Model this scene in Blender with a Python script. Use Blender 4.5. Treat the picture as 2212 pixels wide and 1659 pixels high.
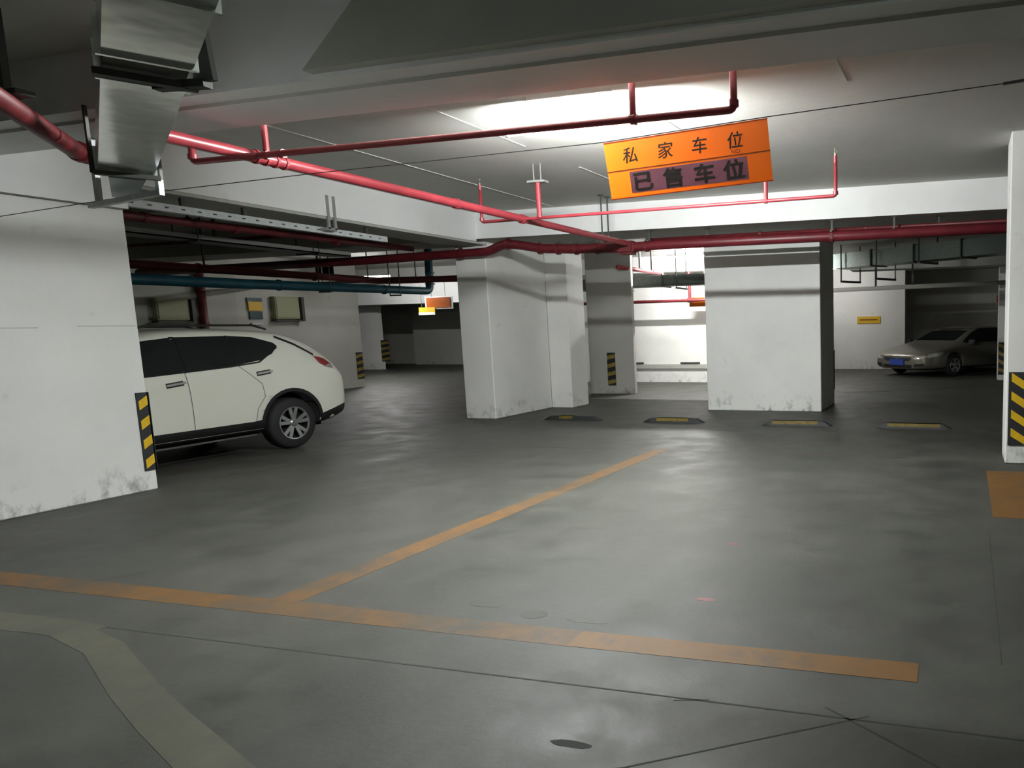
import bpy, bmesh, math, random
from mathutils import Vector, Matrix
from mathutils.bvhtree import BVHTree

for o in list(bpy.data.objects):
    bpy.data.objects.remove(o, do_unlink=True)
SC = bpy.context.scene
COL = SC.collection
rnd = random.Random(7)

# ------------------------------------------------------------------ camera, world, exposure
Rm = [[0.9671696625948009, 0.253515590284931, -0.017683021199503678],
      [0.013758797391504188, -0.12171619107656197, -0.9924695785383819],
      [-0.25375882103012426, 0.9596431703046174, -0.12120827709816069]]
cam_d = bpy.data.cameras.new('camera')
cam = bpy.data.objects.new('camera', cam_d)
COL.objects.link(cam)
right, down, fwd = (Vector(r) for r in Rm)
M = Matrix.Identity(4)
for i in range(3):
    M[i][0] = right[i]; M[i][1] = -down[i]; M[i][2] = -fwd[i]
M.translation = Vector((0, 0, 1.6))
cam.matrix_world = M
cam_d.sensor_fit = 'HORIZONTAL'
cam_d.sensor_width = 36.0
cam_d.lens = 1521.42 / 2212 * 36.0
cam_d.shift_x = (1106 - 1682.65) / 2212
cam_d.shift_y = (890.94 - 829.5) / 2212
cam_d.clip_start = 0.05
SC.camera = cam
W = bpy.data.worlds.new('world'); SC.world = W
W.use_nodes = True
W.node_tree.nodes['Background'].inputs[0].default_value = (0.60, 0.66, 0.62, 1)
W.node_tree.nodes['Background'].inputs[1].default_value = 0.05
SC.view_settings.view_transform = 'Standard'
SC.view_settings.look = 'None'
SC.view_settings.gamma = 1.0
SC.view_settings.use_curve_mapping = False
SC.view_settings.exposure = 1.05
TUBE_MAIN = 1120.0
TUBE_BACK = 760.0
TUBE_LEFT = 420.0
FILL_NEAR = 66.0
TUBE_SIDE = 75.0
FILL_SEDAN = 165.0

# ------------------------------------------------------------------ materials
def new_mat(name):
    m = bpy.data.materials.new(name); m.use_nodes = True
    nt = m.node_tree
    return m, nt, nt.nodes['Principled BSDF']

def simple(name, col, rough=0.6, metal=0.0, emis=None, coat=0.0, noise=0.0, nscale=20.0):
    m, nt, b = new_mat(name)
    b.inputs['Base Color'].default_value = (*col, 1)
    b.inputs['Roughness'].default_value = rough
    b.inputs['Metallic'].default_value = metal
    if coat:
        b.inputs['Coat Weight'].default_value = coat
    if emis:
        b.inputs['Emission Color'].default_value = (*emis[0], 1)
        b.inputs['Emission Strength'].default_value = emis[1]
    if noise:
        g = nt.nodes.new('ShaderNodeNewGeometry')
        n = nt.nodes.new('ShaderNodeTexNoise'); n.inputs['Scale'].default_value = nscale
        n.inputs['Detail'].default_value = 4
        nt.links.new(g.outputs['Position'], n.inputs['Vector'])
        r = nt.nodes.new('ShaderNodeValToRGB')
        r.color_ramp.elements[0].position = 0.35; r.color_ramp.elements[1].position = 0.7
        r.color_ramp.elements[0].color = (*[c * (1 - noise) for c in col], 1)
        r.color_ramp.elements[1].color = (*[min(1, c * (1 + noise)) for c in col], 1)
        nt.links.new(n.outputs['Fac'], r.inputs['Fac'])
        nt.links.new(r.outputs['Color'], b.inputs['Base Color'])
    return m

def noise_node(nt, vec, scale, detail=4, rough=0.55, sc3=None):
    if sc3:
        mp = nt.nodes.new('ShaderNodeMapping'); mp.inputs['Scale'].default_value = sc3
        nt.links.new(vec, mp.inputs['Vector']); vec = mp.outputs['Vector']
    n = nt.nodes.new('ShaderNodeTexNoise')
    n.inputs['Scale'].default_value = scale; n.inputs['Detail'].default_value = detail
    n.inputs['Roughness'].default_value = rough
    nt.links.new(vec, n.inputs['Vector'])
    return n.outputs['Fac']

def ramp(nt, fac, stops):
    r = nt.nodes.new('ShaderNodeValToRGB')
    els = r.color_ramp.elements
    while len(els) < len(stops): els.new(0.5)
    for e, (p, c) in zip(els, stops):
        e.position = p; e.color = (c, c, c, 1) if not isinstance(c, tuple) else (*c, 1)
    nt.links.new(fac, r.inputs['Fac'])
    return r.outputs['Color']

def mix(nt, fac, a, b, typ='MIX'):
    x = nt.nodes.new('ShaderNodeMix'); x.data_type = 'RGBA'; x.blend_type = typ
    for s, v in ((x.inputs[0], fac), (x.inputs[6], a), (x.inputs[7], b)):
        if isinstance(v, (int, float)): s.default_value = v
        elif isinstance(v, tuple): s.default_value = (*v, 1)
        else: nt.links.new(v, s)
    return x.outputs[2]

FLOOR_A = (0.046, 0.048, 0.041)
FLOOR_B = (0.080, 0.080, 0.069)

def floor_colour(nt):
    g = nt.nodes.new('ShaderNodeNewGeometry'); P = g.outputs['Position']
    big = noise_node(nt, P, 0.55, 5, 0.6)
    mid = noise_node(nt, P, 2.4, 6, 0.65)
    fine = noise_node(nt, P, 26, 5, 0.7)
    c = mix(nt, ramp(nt, big, [(0.3, 0.0), (0.7, 1.0)]), FLOOR_A, FLOOR_B)
    c = mix(nt, 0.55, c, ramp(nt, mid, [(0.3, 0.50), (0.75, 1.35)]), 'MULTIPLY')
    c = mix(nt, 0.25, c, ramp(nt, fine, [(0.25, 0.5), (0.75, 1.3)]), 'MULTIPLY')
    return c, fine, mid, P

def floor_mat():
    m, nt, b = new_mat('concrete_floor')
    c, fine, mid, P = floor_colour(nt)
    # worn dark tyre smears
    sm = noise_node(nt, P, 1.6, 4, 0.6, (1.0, 0.45, 1))
    c = mix(nt, ramp(nt, sm, [(0.60, 0.0), (0.78, 0.45)]), c, (0.10, 0.10, 0.09))
    nt.links.new(c, b.inputs['Base Color'])
    nt.links.new(ramp(nt, mid, [(0.3, 0.48), (0.7, 0.68)]), b.inputs['Roughness'])
    b.inputs['Specular IOR Level'].default_value = 0.32
    bp = nt.nodes.new('ShaderNodeBump'); bp.inputs['Strength'].default_value = 0.12
    bp.inputs['Distance'].default_value = 0.01
    nt.links.new(fine, bp.inputs['Height']); nt.links.new(bp.outputs['Normal'], b.inputs['Normal'])
    return m

def paint_mat(name, col, wear_lo, wear_hi, scale=6.0):
    m, nt, b = new_mat(name)
    c, fine, mid, P = floor_colour(nt)
    w = noise_node(nt, P, scale, 8, 0.75)
    w2 = noise_node(nt, P, scale * 0.22, 3, 0.5)
    f = mix(nt, 0.5, w, w2)
    fac = ramp(nt, f, [(wear_lo, 0.0), (wear_hi, 1.0)])
    shade = mix(nt, 0.35, col, ramp(nt, noise_node(nt, P, 3.0, 4), [(0.3, 0.7), (0.7, 1.15)]), 'MULTIPLY')
    nt.links.new(mix(nt, fac, c, shade), b.inputs['Base Color'])
    b.inputs['Roughness'].default_value = 0.6
    b.inputs['Specular IOR Level'].default_value = 0.3
    return m

def wall_mat(name, base, dirt=0.35, low=True, lvl=0.35):
    m, nt, b = new_mat(name)
    g = nt.nodes.new('ShaderNodeNewGeometry'); P = g.outputs['Position']
    big = noise_node(nt, P, 0.8, 5, 0.6)
    c = mix(nt, 0.5, base, ramp(nt, big, [(0.3, 0.82), (0.7, 1.08)]), 'MULTIPLY')
    blot = noise_node(nt, P, 3.3, 3, 0.5)
    c = mix(nt, ramp(nt, blot, [(0.70, 0.0), (0.80, dirt)]), c, tuple(v * 0.45 for v in base))
    if low:   # scuffs left by tyres and mops along the foot of the wall
        sp = nt.nodes.new('ShaderNodeSeparateXYZ'); nt.links.new(P, sp.inputs[0])
        z = ramp(nt, sp.outputs['Z'], [(0.02, 1.0), (lvl, 0.0)])
        sc = noise_node(nt, P, 5.0, 6, 0.7, (1, 1, 0.6))
        f = mix(nt, 1.0, z, ramp(nt, sc, [(0.52, 0.0), (0.66, 0.8)]), 'MULTIPLY')
        c = mix(nt, f, c, (0.16, 0.16, 0.145))
    nt.links.new(c, b.inputs['Base Color'])
    b.inputs['Roughness'].default_value = 0.8
    bp = nt.nodes.new('ShaderNodeBump'); bp.inputs['Strength'].default_value = 0.25
    bp.inputs['Distance'].default_value = 0.01
    nt.links.new(noise_node(nt, P, 9, 5), bp.inputs['Height'])
    nt.links.new(bp.outputs['Normal'], b.inputs['Normal'])
    return m

def galv(name, base, rough=0.35, metal=0.9):
    m, nt, b = new_mat(name)
    tc = nt.nodes.new('ShaderNodeNewGeometry')
    v = nt.nodes.new('ShaderNodeTexVoronoi'); v.inputs['Scale'].default_value = 14
    nt.links.new(tc.outputs['Position'], v.inputs['Vector'])
    c = mix(nt, 0.35, base, ramp(nt, v.outputs['Distance'], [(0.0, 0.7), (0.8, 1.2)]), 'MULTIPLY')
    nt.links.new(c, b.inputs['Base Color'])
    b.inputs['Metallic'].default_value = metal
    b.inputs['Roughness'].default_value = rough
    bp = nt.nodes.new('ShaderNodeBump'); bp.inputs['Strength'].default_value = 0.15
    bp.inputs['Distance'].default_value = 0.02
    nt.links.new(noise_node(nt, tc.outputs['Position'], 3, 2), bp.inputs['Height'])
    nt.links.new(bp.outputs['Normal'], b.inputs['Normal'])
    return m

MT = {}
MT['floor'] = floor_mat()
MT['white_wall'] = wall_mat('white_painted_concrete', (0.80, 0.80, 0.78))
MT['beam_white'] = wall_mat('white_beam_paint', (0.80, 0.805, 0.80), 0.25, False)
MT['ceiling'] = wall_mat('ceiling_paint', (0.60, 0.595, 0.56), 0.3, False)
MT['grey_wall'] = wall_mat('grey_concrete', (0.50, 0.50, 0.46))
MT['dark_concrete'] = wall_mat('raw_and_shade_concrete', (0.44, 0.445, 0.40), 0.3, False)  # raw concrete, also stands in for shade on one aisle wall stretch
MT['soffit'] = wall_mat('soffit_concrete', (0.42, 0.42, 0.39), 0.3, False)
MT['orange_paint'] = paint_mat('orange_road_paint', (0.150, 0.078, 0.027), 0.36, 0.56)
MT['orange_faint'] = paint_mat('faded_orange_road_paint', (0.115, 0.07, 0.034), 0.48, 0.70)
MT['orange_strong'] = paint_mat('fresh_orange_road_paint', (0.170, 0.082, 0.02), 0.30, 0.48)
MT['cream_paint'] = paint_mat('cream_road_paint', (0.105, 0.102, 0.074), 0.30, 0.60, 7)
MT['joint'] = simple('joint_dark', (0.035, 0.037, 0.033), 0.9)  # dark colour of the floor joints and tray slots
MT['seam'] = simple('lime_seam', (0.68, 0.68, 0.65), 0.8)
MT['red'] = simple('red_pipe_paint', (0.28, 0.032, 0.042), 0.38, noise=0.15, nscale=6)
MT['mid_red'] = simple('fire_main_paint', (0.125, 0.012, 0.018), 0.42, noise=0.2, nscale=5)
MT['dark_red'] = simple('dark_red_pipe_paint', (0.12, 0.012, 0.015), 0.5, noise=0.2, nscale=6)
MT['blue'] = simple('blue_pipe_paint', (0.006, 0.06, 0.085), 0.45, noise=0.2, nscale=5)
MT['galv'] = galv('galvanised_sheet', (0.80, 0.83, 0.82), 0.16, 0.75)
MT['galv_dark'] = galv('weathered_sheet', (0.17, 0.20, 0.19), 0.35)
MT['dull_duct'] = simple('dull_duct_sheet', (0.085, 0.10, 0.09), 0.6, noise=0.2, nscale=8)
MT['tray'] = simple('tray_steel', (0.55, 0.58, 0.59), 0.5, 0.1, noise=0.1)
MT['iron'] = simple('painted_angle_iron', (0.07, 0.075, 0.065), 0.6, 0.3)
MT['cloth'] = simple('grey_canvas', (0.10, 0.105, 0.09), 0.9)
MT['grey_iron'] = simple('grey_strut', (0.34, 0.35, 0.34), 0.5, 0.4)
MT['brass'] = simple('sprinkler_brass', (0.35, 0.30, 0.22), 0.4, 0.8)
MT['tube_main'] = simple('tube_light_main', (1, 1, 1), 0.5, emis=((0.96, 1.0, 0.985), TUBE_MAIN))
MT['tube_back'] = simple('tube_light_back', (1, 1, 1), 0.5, emis=((1.0, 0.99, 0.95), TUBE_BACK))
MT['tube_left'] = simple('tube_light_left', (1, 1, 1), 0.5, emis=((1.0, 0.99, 0.97), TUBE_LEFT))
MT['tube_side'] = simple('tube_light_side', (1, 1, 1), 0.5, emis=((1.0, 0.99, 0.95), TUBE_SIDE))
MT['fill_sedan'] = simple('fill_light_sedan', (1, 1, 1), 0.5, emis=((1.0, 0.98, 0.93), FILL_SEDAN))
MT['fill_near'] = simple('fill_light_near', (1, 1, 1), 0.5, emis=((0.85, 1.0, 0.9), FILL_NEAR))
MT['lamp_body'] = simple('lamp_enamel', (0.85, 0.85, 0.85), 0.4)
MT['cable'] = simple('black_cable', (0.02, 0.02, 0.02), 0.7)
MT['sign_orange'] = simple('sign_orange', (0.30, 0.065, 0.002), 0.5)
def thin_plastic(name, col, k=0.5):
    m, nt, b = new_mat(name)
    b.inputs['Base Color'].default_value = (*col, 1); b.inputs['Roughness'].default_value = 0.5
    tr = nt.nodes.new('ShaderNodeBsdfTranslucent'); tr.inputs['Color'].default_value = (*col, 1)
    mx = nt.nodes.new('ShaderNodeMixShader'); mx.inputs[0].default_value = k
    nt.links.new(b.outputs[0], mx.inputs[1]); nt.links.new(tr.outputs[0], mx.inputs[2])
    nt.links.new(mx.outputs[0], nt.nodes['Material Output'].inputs['Surface'])
    return m
MT['sign_sheet'] = thin_plastic('orange_sign_sheet', (0.70, 0.125, 0.003), 0.24)
MT['sign_patch'] = simple('sign_mauve_sticker', (0.30, 0.11, 0.17), 0.5, noise=0.08, nscale=12)
MT['ink'] = simple('black_ink', (0.012, 0.010, 0.010), 0.6)
MT['brown_ink'] = simple('brown_ink', (0.12, 0.03, 0.01), 0.6)
MT['black'] = simple('black_rubber', (0.016, 0.018, 0.020), 0.65)
MT['yellow'] = simple('hazard_yellow', (0.72, 0.46, 0.015), 0.5, noise=0.08, nscale=14)
MT['dull_yellow'] = simple('worn_yellow', (0.28, 0.20, 0.04), 0.6, noise=0.3, nscale=18)
MT['sign_orange'].node_tree.nodes['Principled BSDF'].inputs['Specular IOR Level'].default_value = 0.15
MT['yellow_sign'] = simple('yellow_plate', (0.70, 0.42, 0.01), 0.5)
MT['cabinet'] = simple('olive_cabinet', (0.30, 0.31, 0.19), 0.6)
MT['teal'] = simple('teal_plate', (0.012, 0.045, 0.055), 0.5)
MT['suv_paint'] = simple('pearl_white_paint', (0.82, 0.82, 0.73), 0.28, coat=0.6)
MT['sedan_paint'] = simple('champagne_grey_paint', (0.17, 0.16, 0.13), 0.35, 0.25, coat=0.4)
MT['glass'] = simple('tinted_glass', (0.008, 0.011, 0.011), 0.06)
MT['plastic'] = simple('black_trim', (0.012, 0.012, 0.012), 0.5)
MT['tire'] = simple('tyre_rubber', (0.014, 0.014, 0.015), 0.75)
MT['chrome'] = simple('chrome', (0.75, 0.77, 0.78), 0.15, 1.0)
MT['alloy'] = simple('alloy_rim', (0.62, 0.64, 0.65), 0.25, 0.85)
MT['well'] = simple('wheel_well', (0.004, 0.004, 0.004), 0.9)
MT['tail'] = simple('tail_lamp_red', (0.33, 0.03, 0.035), 0.15, coat=0.6)
MT['clear'] = simple('lamp_clear', (0.55, 0.55, 0.50), 0.15, 0.3, coat=0.6)
MT['plate_blue'] = simple('plate_blue', (0.02, 0.05, 0.30), 0.45)
MT['seamline'] = simple('panel_gap', (0.10, 0.10, 0.09), 0.7)

# ------------------------------------------------------------------ helpers
def link(name, bm, mat, parent=None, label=None, cat=None, group=None, kind=None, smooth=False, local=False):
    me = bpy.data.meshes.new(name)
    bmesh.ops.recalc_face_normals(bm, faces=bm.faces[:])
    bm.to_mesh(me); bm.free()
    mats = mat if isinstance(mat, (list, tuple)) else [mat]
    for k in mats: me.materials.append(MT[k])
    if smooth:
        for p in me.polygons: p.use_smooth = True
    o = bpy.data.objects.new(name, me); COL.objects.link(o)
    if parent is not None:
        o.parent = parent
        if not local:
            o.matrix_parent_inverse = parent.matrix_world.inverted()
    props(o, label, cat, group, kind)
    return o

def props(o, label=None, cat=None, group=None, kind=None):
    if label: o['label'] = label
    if cat: o['category'] = cat
    if group: o['group'] = group
    if kind: o['kind'] = kind

def thing(name, label, cat, loc=(0, 0, 0), rz=0.0, group=None, kind=None):
    o = bpy.data.objects.new(name, None); COL.objects.link(o)
    o.location = loc; o.rotation_euler = (0, 0, rz)
    o.matrix_world = Matrix.Translation(Vector(loc)) @ Matrix.Rotation(rz, 4, 'Z')
    o.empty_display_size = 0.1
    props(o, label, cat, group, kind)
    return o

def dup(root, shift):
    """copy a thing, its parts and their sub-parts, moved by a world vector"""
    c = root.copy(); COL.objects.link(c)
    c.location = Vector(root.location) + Vector(shift)
    for ch in list(root.children):
        d = ch.copy(); COL.objects.link(d); d.parent = c
        d.matrix_parent_inverse = ch.matrix_parent_inverse.copy()
        for g in list(ch.children):
            e = g.copy(); COL.objects.link(e); e.parent = d
            e.matrix_parent_inverse = g.matrix_parent_inverse.copy()
    return c

def box(bm, x0, x1, y0, y1, z0, z1, rot=None, piv=None):
    v = [bm.verts.new((x, y, z)) for x in (x0, x1) for y in (y0, y1) for z in (z0, z1)]
    for f in ((0, 1, 3, 2), (4, 6, 7, 5), (0, 4, 5, 1), (2, 3, 7, 6), (0, 2, 6, 4), (1, 5, 7, 3)):
        bm.faces.new([v[i] for i in f])
    if rot is not None:
        bmesh.ops.rotate(bm, verts=v, cent=piv or Vector(((x0 + x1) / 2, (y0 + y1) / 2, (z0 + z1) / 2)), matrix=rot)
    return v

def bbox(x0, x1, y0, y1, z0, z1, bev=0.0, seg=1):
    bm = bmesh.new(); box(bm, x0, x1, y0, y1, z0, z1)
    if bev:
        bmesh.ops.bevel(bm, geom=bm.edges[:], offset=bev, segments=seg, affect='EDGES', profile=0.5)
    return bm

def frame(a, b):
    d = (Vector(b) - Vector(a)); L = d.length; d.normalize()
    up = Vector((0, 0, 1)) if abs(d.z) < 0.95 else Vector((1, 0, 0))
    s = d.cross(up).normalized(); u = s.cross(d).normalized()
    return d, s, u, L

def bar(bm, a, b, w, h):
    """rectangular bar from a to b, w across, h high"""
    d, s, u, L = frame(a, b); a = Vector(a); b = Vector(b)
    vs = []
    for p in (a, b):
        for i, j in ((-1, -1), (1, -1), (1, 1), (-1, 1)):
            vs.append(bm.verts.new(p + s * (i * w / 2) + u * (j * h / 2)))
    for f in ((0, 1, 2, 3), (7, 6, 5, 4), (0, 4, 5, 1), (1, 5, 6, 2), (2, 6, 7, 3), (3, 7, 4, 0)):
        bm.faces.new([vs[i] for i in f])

def cyl(bm, a, b, r, n=12, r2=None):
    d, s, u, L = frame(a, b); a = Vector(a); b = Vector(b)
    if r2 is None: r2 = r
    A = [bm.verts.new(a + (s * math.cos(t) + u * math.sin(t)) * r) for t in [2 * math.pi * i / n for i in range(n)]]
    B = [bm.verts.new(b + (s * math.cos(t) + u * math.sin(t)) * r2) for t in [2 * math.pi * i / n for i in range(n)]]
    for i in range(n):
        bm.faces.new((A[i], A[(i + 1) % n], B[(i + 1) % n], B[i]))
    bm.faces.new(A[::-1]); bm.faces.new(B)

def tube(bm, pts, r, n=14, elbow=1.0):
    pts = [Vector(p) for p in pts]
    # round the corners
    out = [pts[0]]
    for i in range(1, len(pts) - 1):
        p, a, b = pts[i], pts[i - 1], pts[i + 1]
        da = (a - p).normalized(); db = (b - p).normalized()
        k = min(r * 1.6, (a - p).length * .45, (b - p).length * .45)
        p0 = p + da * k; p1 = p + db * k
        for t in (0, .25, .5, .75, 1):
            out.append(p0 * (1 - t) ** 2 + p * 2 * t * (1 - t) + p1 * t * t)
    out.append(pts[-1])
    rings = []
    d0 = (out[1] - out[0]).normalized()
    up = Vector((0, 0, 1)) if abs(d0.z) < 0.9 else Vector((0, 1, 0))
    s = d0.cross(up).normalized()
    for i, p in enumerate(out):
        if i == 0: d = (out[1] - out[0])
        elif i == len(out) - 1: d = out[-1] - out[-2]
        else: d = (out[i + 1] - out[i]).normalized() + (out[i] - out[i - 1]).normalized()
        d.normalize()
        s = (s - d * s.dot(d)).normalized(); u = d.cross(s)
        rings.append([bm.verts.new(p + (s * math.cos(t) + u * math.sin(t)) * r) for t in [2 * math.pi * k / n for k in range(n)]])
    for A, B in zip(rings, rings[1:]):
        for i in range(n):
            bm.faces.new((A[i], A[(i + 1) % n], B[(i + 1) % n], B[i]))
    bm.faces.new(rings[0][::-1]); bm.faces.new(rings[-1])

def poly_prism(bm, pts, axis, a0, a1):
    """polygon pts (2D) extruded along axis between a0 and a1"""
    def mk(p, a):
        if axis == 'x': return (a, p[0], p[1])
        if axis == 'y': return (p[0], a, p[1])
        return (p[0], p[1], a)
    A = [bm.verts.new(mk(p, a0)) for p in pts]; B = [bm.verts.new(mk(p, a1)) for p in pts]
    bm.faces.new(A); bm.faces.new(B[::-1])
    n = len(pts)
    for i in range(n):
        bm.faces.new((A[i], B[i], B[(i + 1) % n], A[(i + 1) % n]))

def lathe(bm, prof, axis_pts, n=32):
    """profile of (offset along axis, radius) revolved around a -> b"""
    a, b = Vector(axis_pts[0]), Vector(axis_pts[1])
    d, s, u, L = frame(a, b)
    rings = [[bm.verts.new(a + d * t + (s * math.cos(q) + u * math.sin(q)) * r) for q in [2 * math.pi * k / n for k in range(n)]] for t, r in prof]
    for A, B in zip(rings, rings[1:]):
        for i in range(n):
            bm.faces.new((A[i], A[(i + 1) % n], B[(i + 1) % n], B[i]))

def structure(name, bm, mat, label=None, **k):
    return link(name, bm, mat, None, label, None, None, 'structure', **k)

# ------------------------------------------------------------------ the setting
ZC = 3.65
X0, X1, Y0, Y1 = -33.0, 9.0, -6.0, 31.0
bm = bmesh.new(); box(bm, X0, X1, Y0, Y1, -0.3, 0.0)
floor = structure('floor', bm, 'floor', 'grey stained concrete garage floor with painted lines')
bm = bmesh.new()
box(bm, X0, X1, 3.85, Y1, ZC, ZC + .3)
box(bm, X0, X1, Y0, 3.95, 4.35, 4.65)
ceiling = structure('ceiling', bm, 'ceiling', 'painted concrete ceiling slab between the beams')
for nm, b_ in (('wall_left', (X0 - .2, X0, Y0, Y1, 0, 4.6)), ('wall_right', (X1, X1 + .2, Y0, Y1, 0, 4.6)),
               ('wall_back', (X0, X1, Y1, Y1 + .2, 0, 4.6)), ('wall_front', (X0, X1, Y0 - .2, Y0, 0, 4.6))):
    structure(nm, bbox(*b_), 'grey_wall', 'concrete wall of the garage, ' + nm[5:] + ' side')

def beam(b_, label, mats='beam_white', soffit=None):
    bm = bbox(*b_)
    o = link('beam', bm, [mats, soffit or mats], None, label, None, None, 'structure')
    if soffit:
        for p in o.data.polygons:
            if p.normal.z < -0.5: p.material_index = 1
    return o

# near beam (over the front of the bay), with its stepped lower edge and the dark slab before it
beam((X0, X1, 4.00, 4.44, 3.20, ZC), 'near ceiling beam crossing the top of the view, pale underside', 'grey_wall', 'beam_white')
bm = bmesh.new(); box(bm, X0, X1, 3.80, 4.00, 3.225, 4.35)
box(bm, X0, X1, 3.795, 3.812, 3.205, 3.24)
structure('beam', bm, 'beam_white', 'stepped front face of the near ceiling beam')
bm = bmesh.new()
poly_prism(bm, [(-4.02, 3.238), (X1, 3.238), (X1, 4.35), (-2.72, 4.35)], 'y', 3.72, 3.80)
structure('trim_1', bm, 'dark_concrete', 'dark raw concrete slab with a slanted end above the near beam')
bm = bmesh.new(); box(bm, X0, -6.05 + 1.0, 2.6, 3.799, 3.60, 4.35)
structure('trim_2', bm, 'dark_concrete', 'dark dropped ceiling panel at the upper left')
# left beam running away, over the two left columns
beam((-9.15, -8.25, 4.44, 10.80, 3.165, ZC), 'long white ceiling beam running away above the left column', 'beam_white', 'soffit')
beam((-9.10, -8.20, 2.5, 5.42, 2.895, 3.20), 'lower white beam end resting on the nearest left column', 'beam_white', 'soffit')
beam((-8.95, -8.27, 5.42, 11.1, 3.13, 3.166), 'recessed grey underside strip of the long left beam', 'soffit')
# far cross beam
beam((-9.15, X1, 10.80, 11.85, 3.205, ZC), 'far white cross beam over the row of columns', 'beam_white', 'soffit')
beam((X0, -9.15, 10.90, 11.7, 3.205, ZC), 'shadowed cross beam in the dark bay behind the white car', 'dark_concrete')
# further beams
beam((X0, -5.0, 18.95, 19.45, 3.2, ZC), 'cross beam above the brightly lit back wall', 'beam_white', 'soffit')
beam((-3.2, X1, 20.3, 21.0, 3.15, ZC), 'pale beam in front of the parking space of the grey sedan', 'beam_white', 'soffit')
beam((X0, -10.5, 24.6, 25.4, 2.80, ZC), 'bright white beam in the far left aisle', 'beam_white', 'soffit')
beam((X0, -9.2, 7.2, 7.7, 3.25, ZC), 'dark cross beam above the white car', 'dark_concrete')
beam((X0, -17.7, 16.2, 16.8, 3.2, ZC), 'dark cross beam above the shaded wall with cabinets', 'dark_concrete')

def column(b_, label, mat='white_wall'):
    return link('column', bbox(*b_, bev=0.012), mat, None, label, None, None, 'structure')

colL = column((-9.0, -8.28, 3.35, 5.425, 0, 2.90), 'nearest white column filling the left edge of the view')
colC = column((-8.95, -8.32, 11.10, 12.95, 0, 3.21), 'white middle column with pipe shadows across it')
column((-8.33, -7.84, 12.95, 13.6, 0, 3.21), 'white pier stepping out behind the middle column')
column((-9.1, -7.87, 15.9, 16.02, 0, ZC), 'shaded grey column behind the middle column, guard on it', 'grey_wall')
column((-4.83, -2.58, 12.86, 14.25, 0, 3.21), 'broad white column standing alone right of the middle')
bm = bbox(-4.83, -2.58, 11.85, 14.25, 3.2, ZC)
structure('trim_3', bm, 'soffit', 'grey beam stub above the broad white column')
colR = column((0.46, 1.25, 8.30, 8.92, 0, ZC), 'white column at the right edge of the view')

# shaded wall with cabinets in the left bay, pier behind it, back walls
link('wall_8', bbox(-18.6, -17.7, 6.0, 13.85, 0, ZC), 'dark_concrete', None, 'stretch of the wall across the aisle, shade put into its dark colour', None, None, 'structure')  # darker concrete stands in for the shade on this stretch
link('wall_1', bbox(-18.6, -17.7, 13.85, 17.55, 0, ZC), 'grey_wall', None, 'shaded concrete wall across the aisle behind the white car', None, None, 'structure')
link('wall_2', bbox(-27.2, -25.2, 26.0, 26.2, 0, ZC), 'white_wall', None, 'grey pier end far down the left aisle', None, None, 'structure')
link('wall_3', bbox(-27.0, -12.5, 30.0, 30.4, 0, ZC), 'grey_wall', None, 'dim back wall of the far left aisle', None, None, 'structure')
link('wall_4', bbox(-12.3, -5.4, 19.55, 19.9, 0, ZC), 'white_wall', None, 'brightly lit white back wall between the two middle columns', None, None, 'structure')
link('wall_5', bbox(-5.4, -2.08, 25.7, 26.2, 0, ZC), 'white_wall', None, 'pale wall with a yellow plate left of the grey sedan', None, None, 'structure')
link('wall_6', bbox(-2.3, X1, 28.6, 29.0, 0, ZC), 'grey_wall', None, 'dark back wall behind the grey sedan', None, None, 'structure')
link('wall_7', bbox(.905, 1.6, 20.6, 21.2, 0, ZC), 'white_wall', None, 'column beside the grey sedan, half hidden', None, None, 'structure')

# formwork seams: thin lime ridges on the ceiling
for x, a, b in ((-6.66, 4.5, 10.7), (-4.79, 4.5, 7.2), (-2.9, 6.6, 9.4), (-4.75, 8.3, 10.0), (-1.0, 4.6, 6.2)):
    bm = bmesh.new(); box(bm, x - .012, x + .012, a, b, ZC - .006, ZC + .01)
    link('formwork_seam', bm, 'seam', ceiling)
# pour line on the left column and small scars
for z, ya, yb in ((1.705, 3.9, 4.6), (1.72, 4.9, 5.40)):
    bm = bmesh.new(); box(bm, -8.285, -8.278, ya, yb, z, z + .006); link('pour_seam', bm, 'soffit', colL)

# ------------------------------------------------------------------ floor markings
def strip(name, pts, w, mat, label, z=0.0, h=0.003, parent=floor):
    """ribbon of paint along a polyline"""
    bm = bmesh.new(); L = []; Rr = []
    P = [Vector((p[0], p[1], 0)) for p in pts]
    for i, p in enumerate(P):
        if i == 0: d = P[1] - P[0]
        elif i == len(P) - 1: d = P[-1] - P[-2]
        else: d = (P[i + 1] - P[i]).normalized() + (P[i] - P[i - 1]).normalized()
        d.normalize(); n = Vector((-d.y, d.x, 0))
        ww = w if not isinstance(w, (list, tuple)) else w[i]
        L.append(p + n * ww / 2); Rr.append(p - n * ww / 2)
    vt = [[bm.verts.new((q.x, q.y, zz)) for q in L + Rr[::-1]] for zz in (z - .002, z + h * .3)]
    bm.faces.new(vt[1]); bm.faces.new(vt[0][::-1])
    n = len(vt[0])
    for i in range(n):
        bm.faces.new((vt[0][i], vt[0][(i + 1) % n], vt[1][(i + 1) % n], vt[1][i]))
    return link(name, bm, mat, parent, label)

def line(name, pts, w, mat, label=None, **k):
    return strip(name, pts, w, mat, label, **k)

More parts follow.
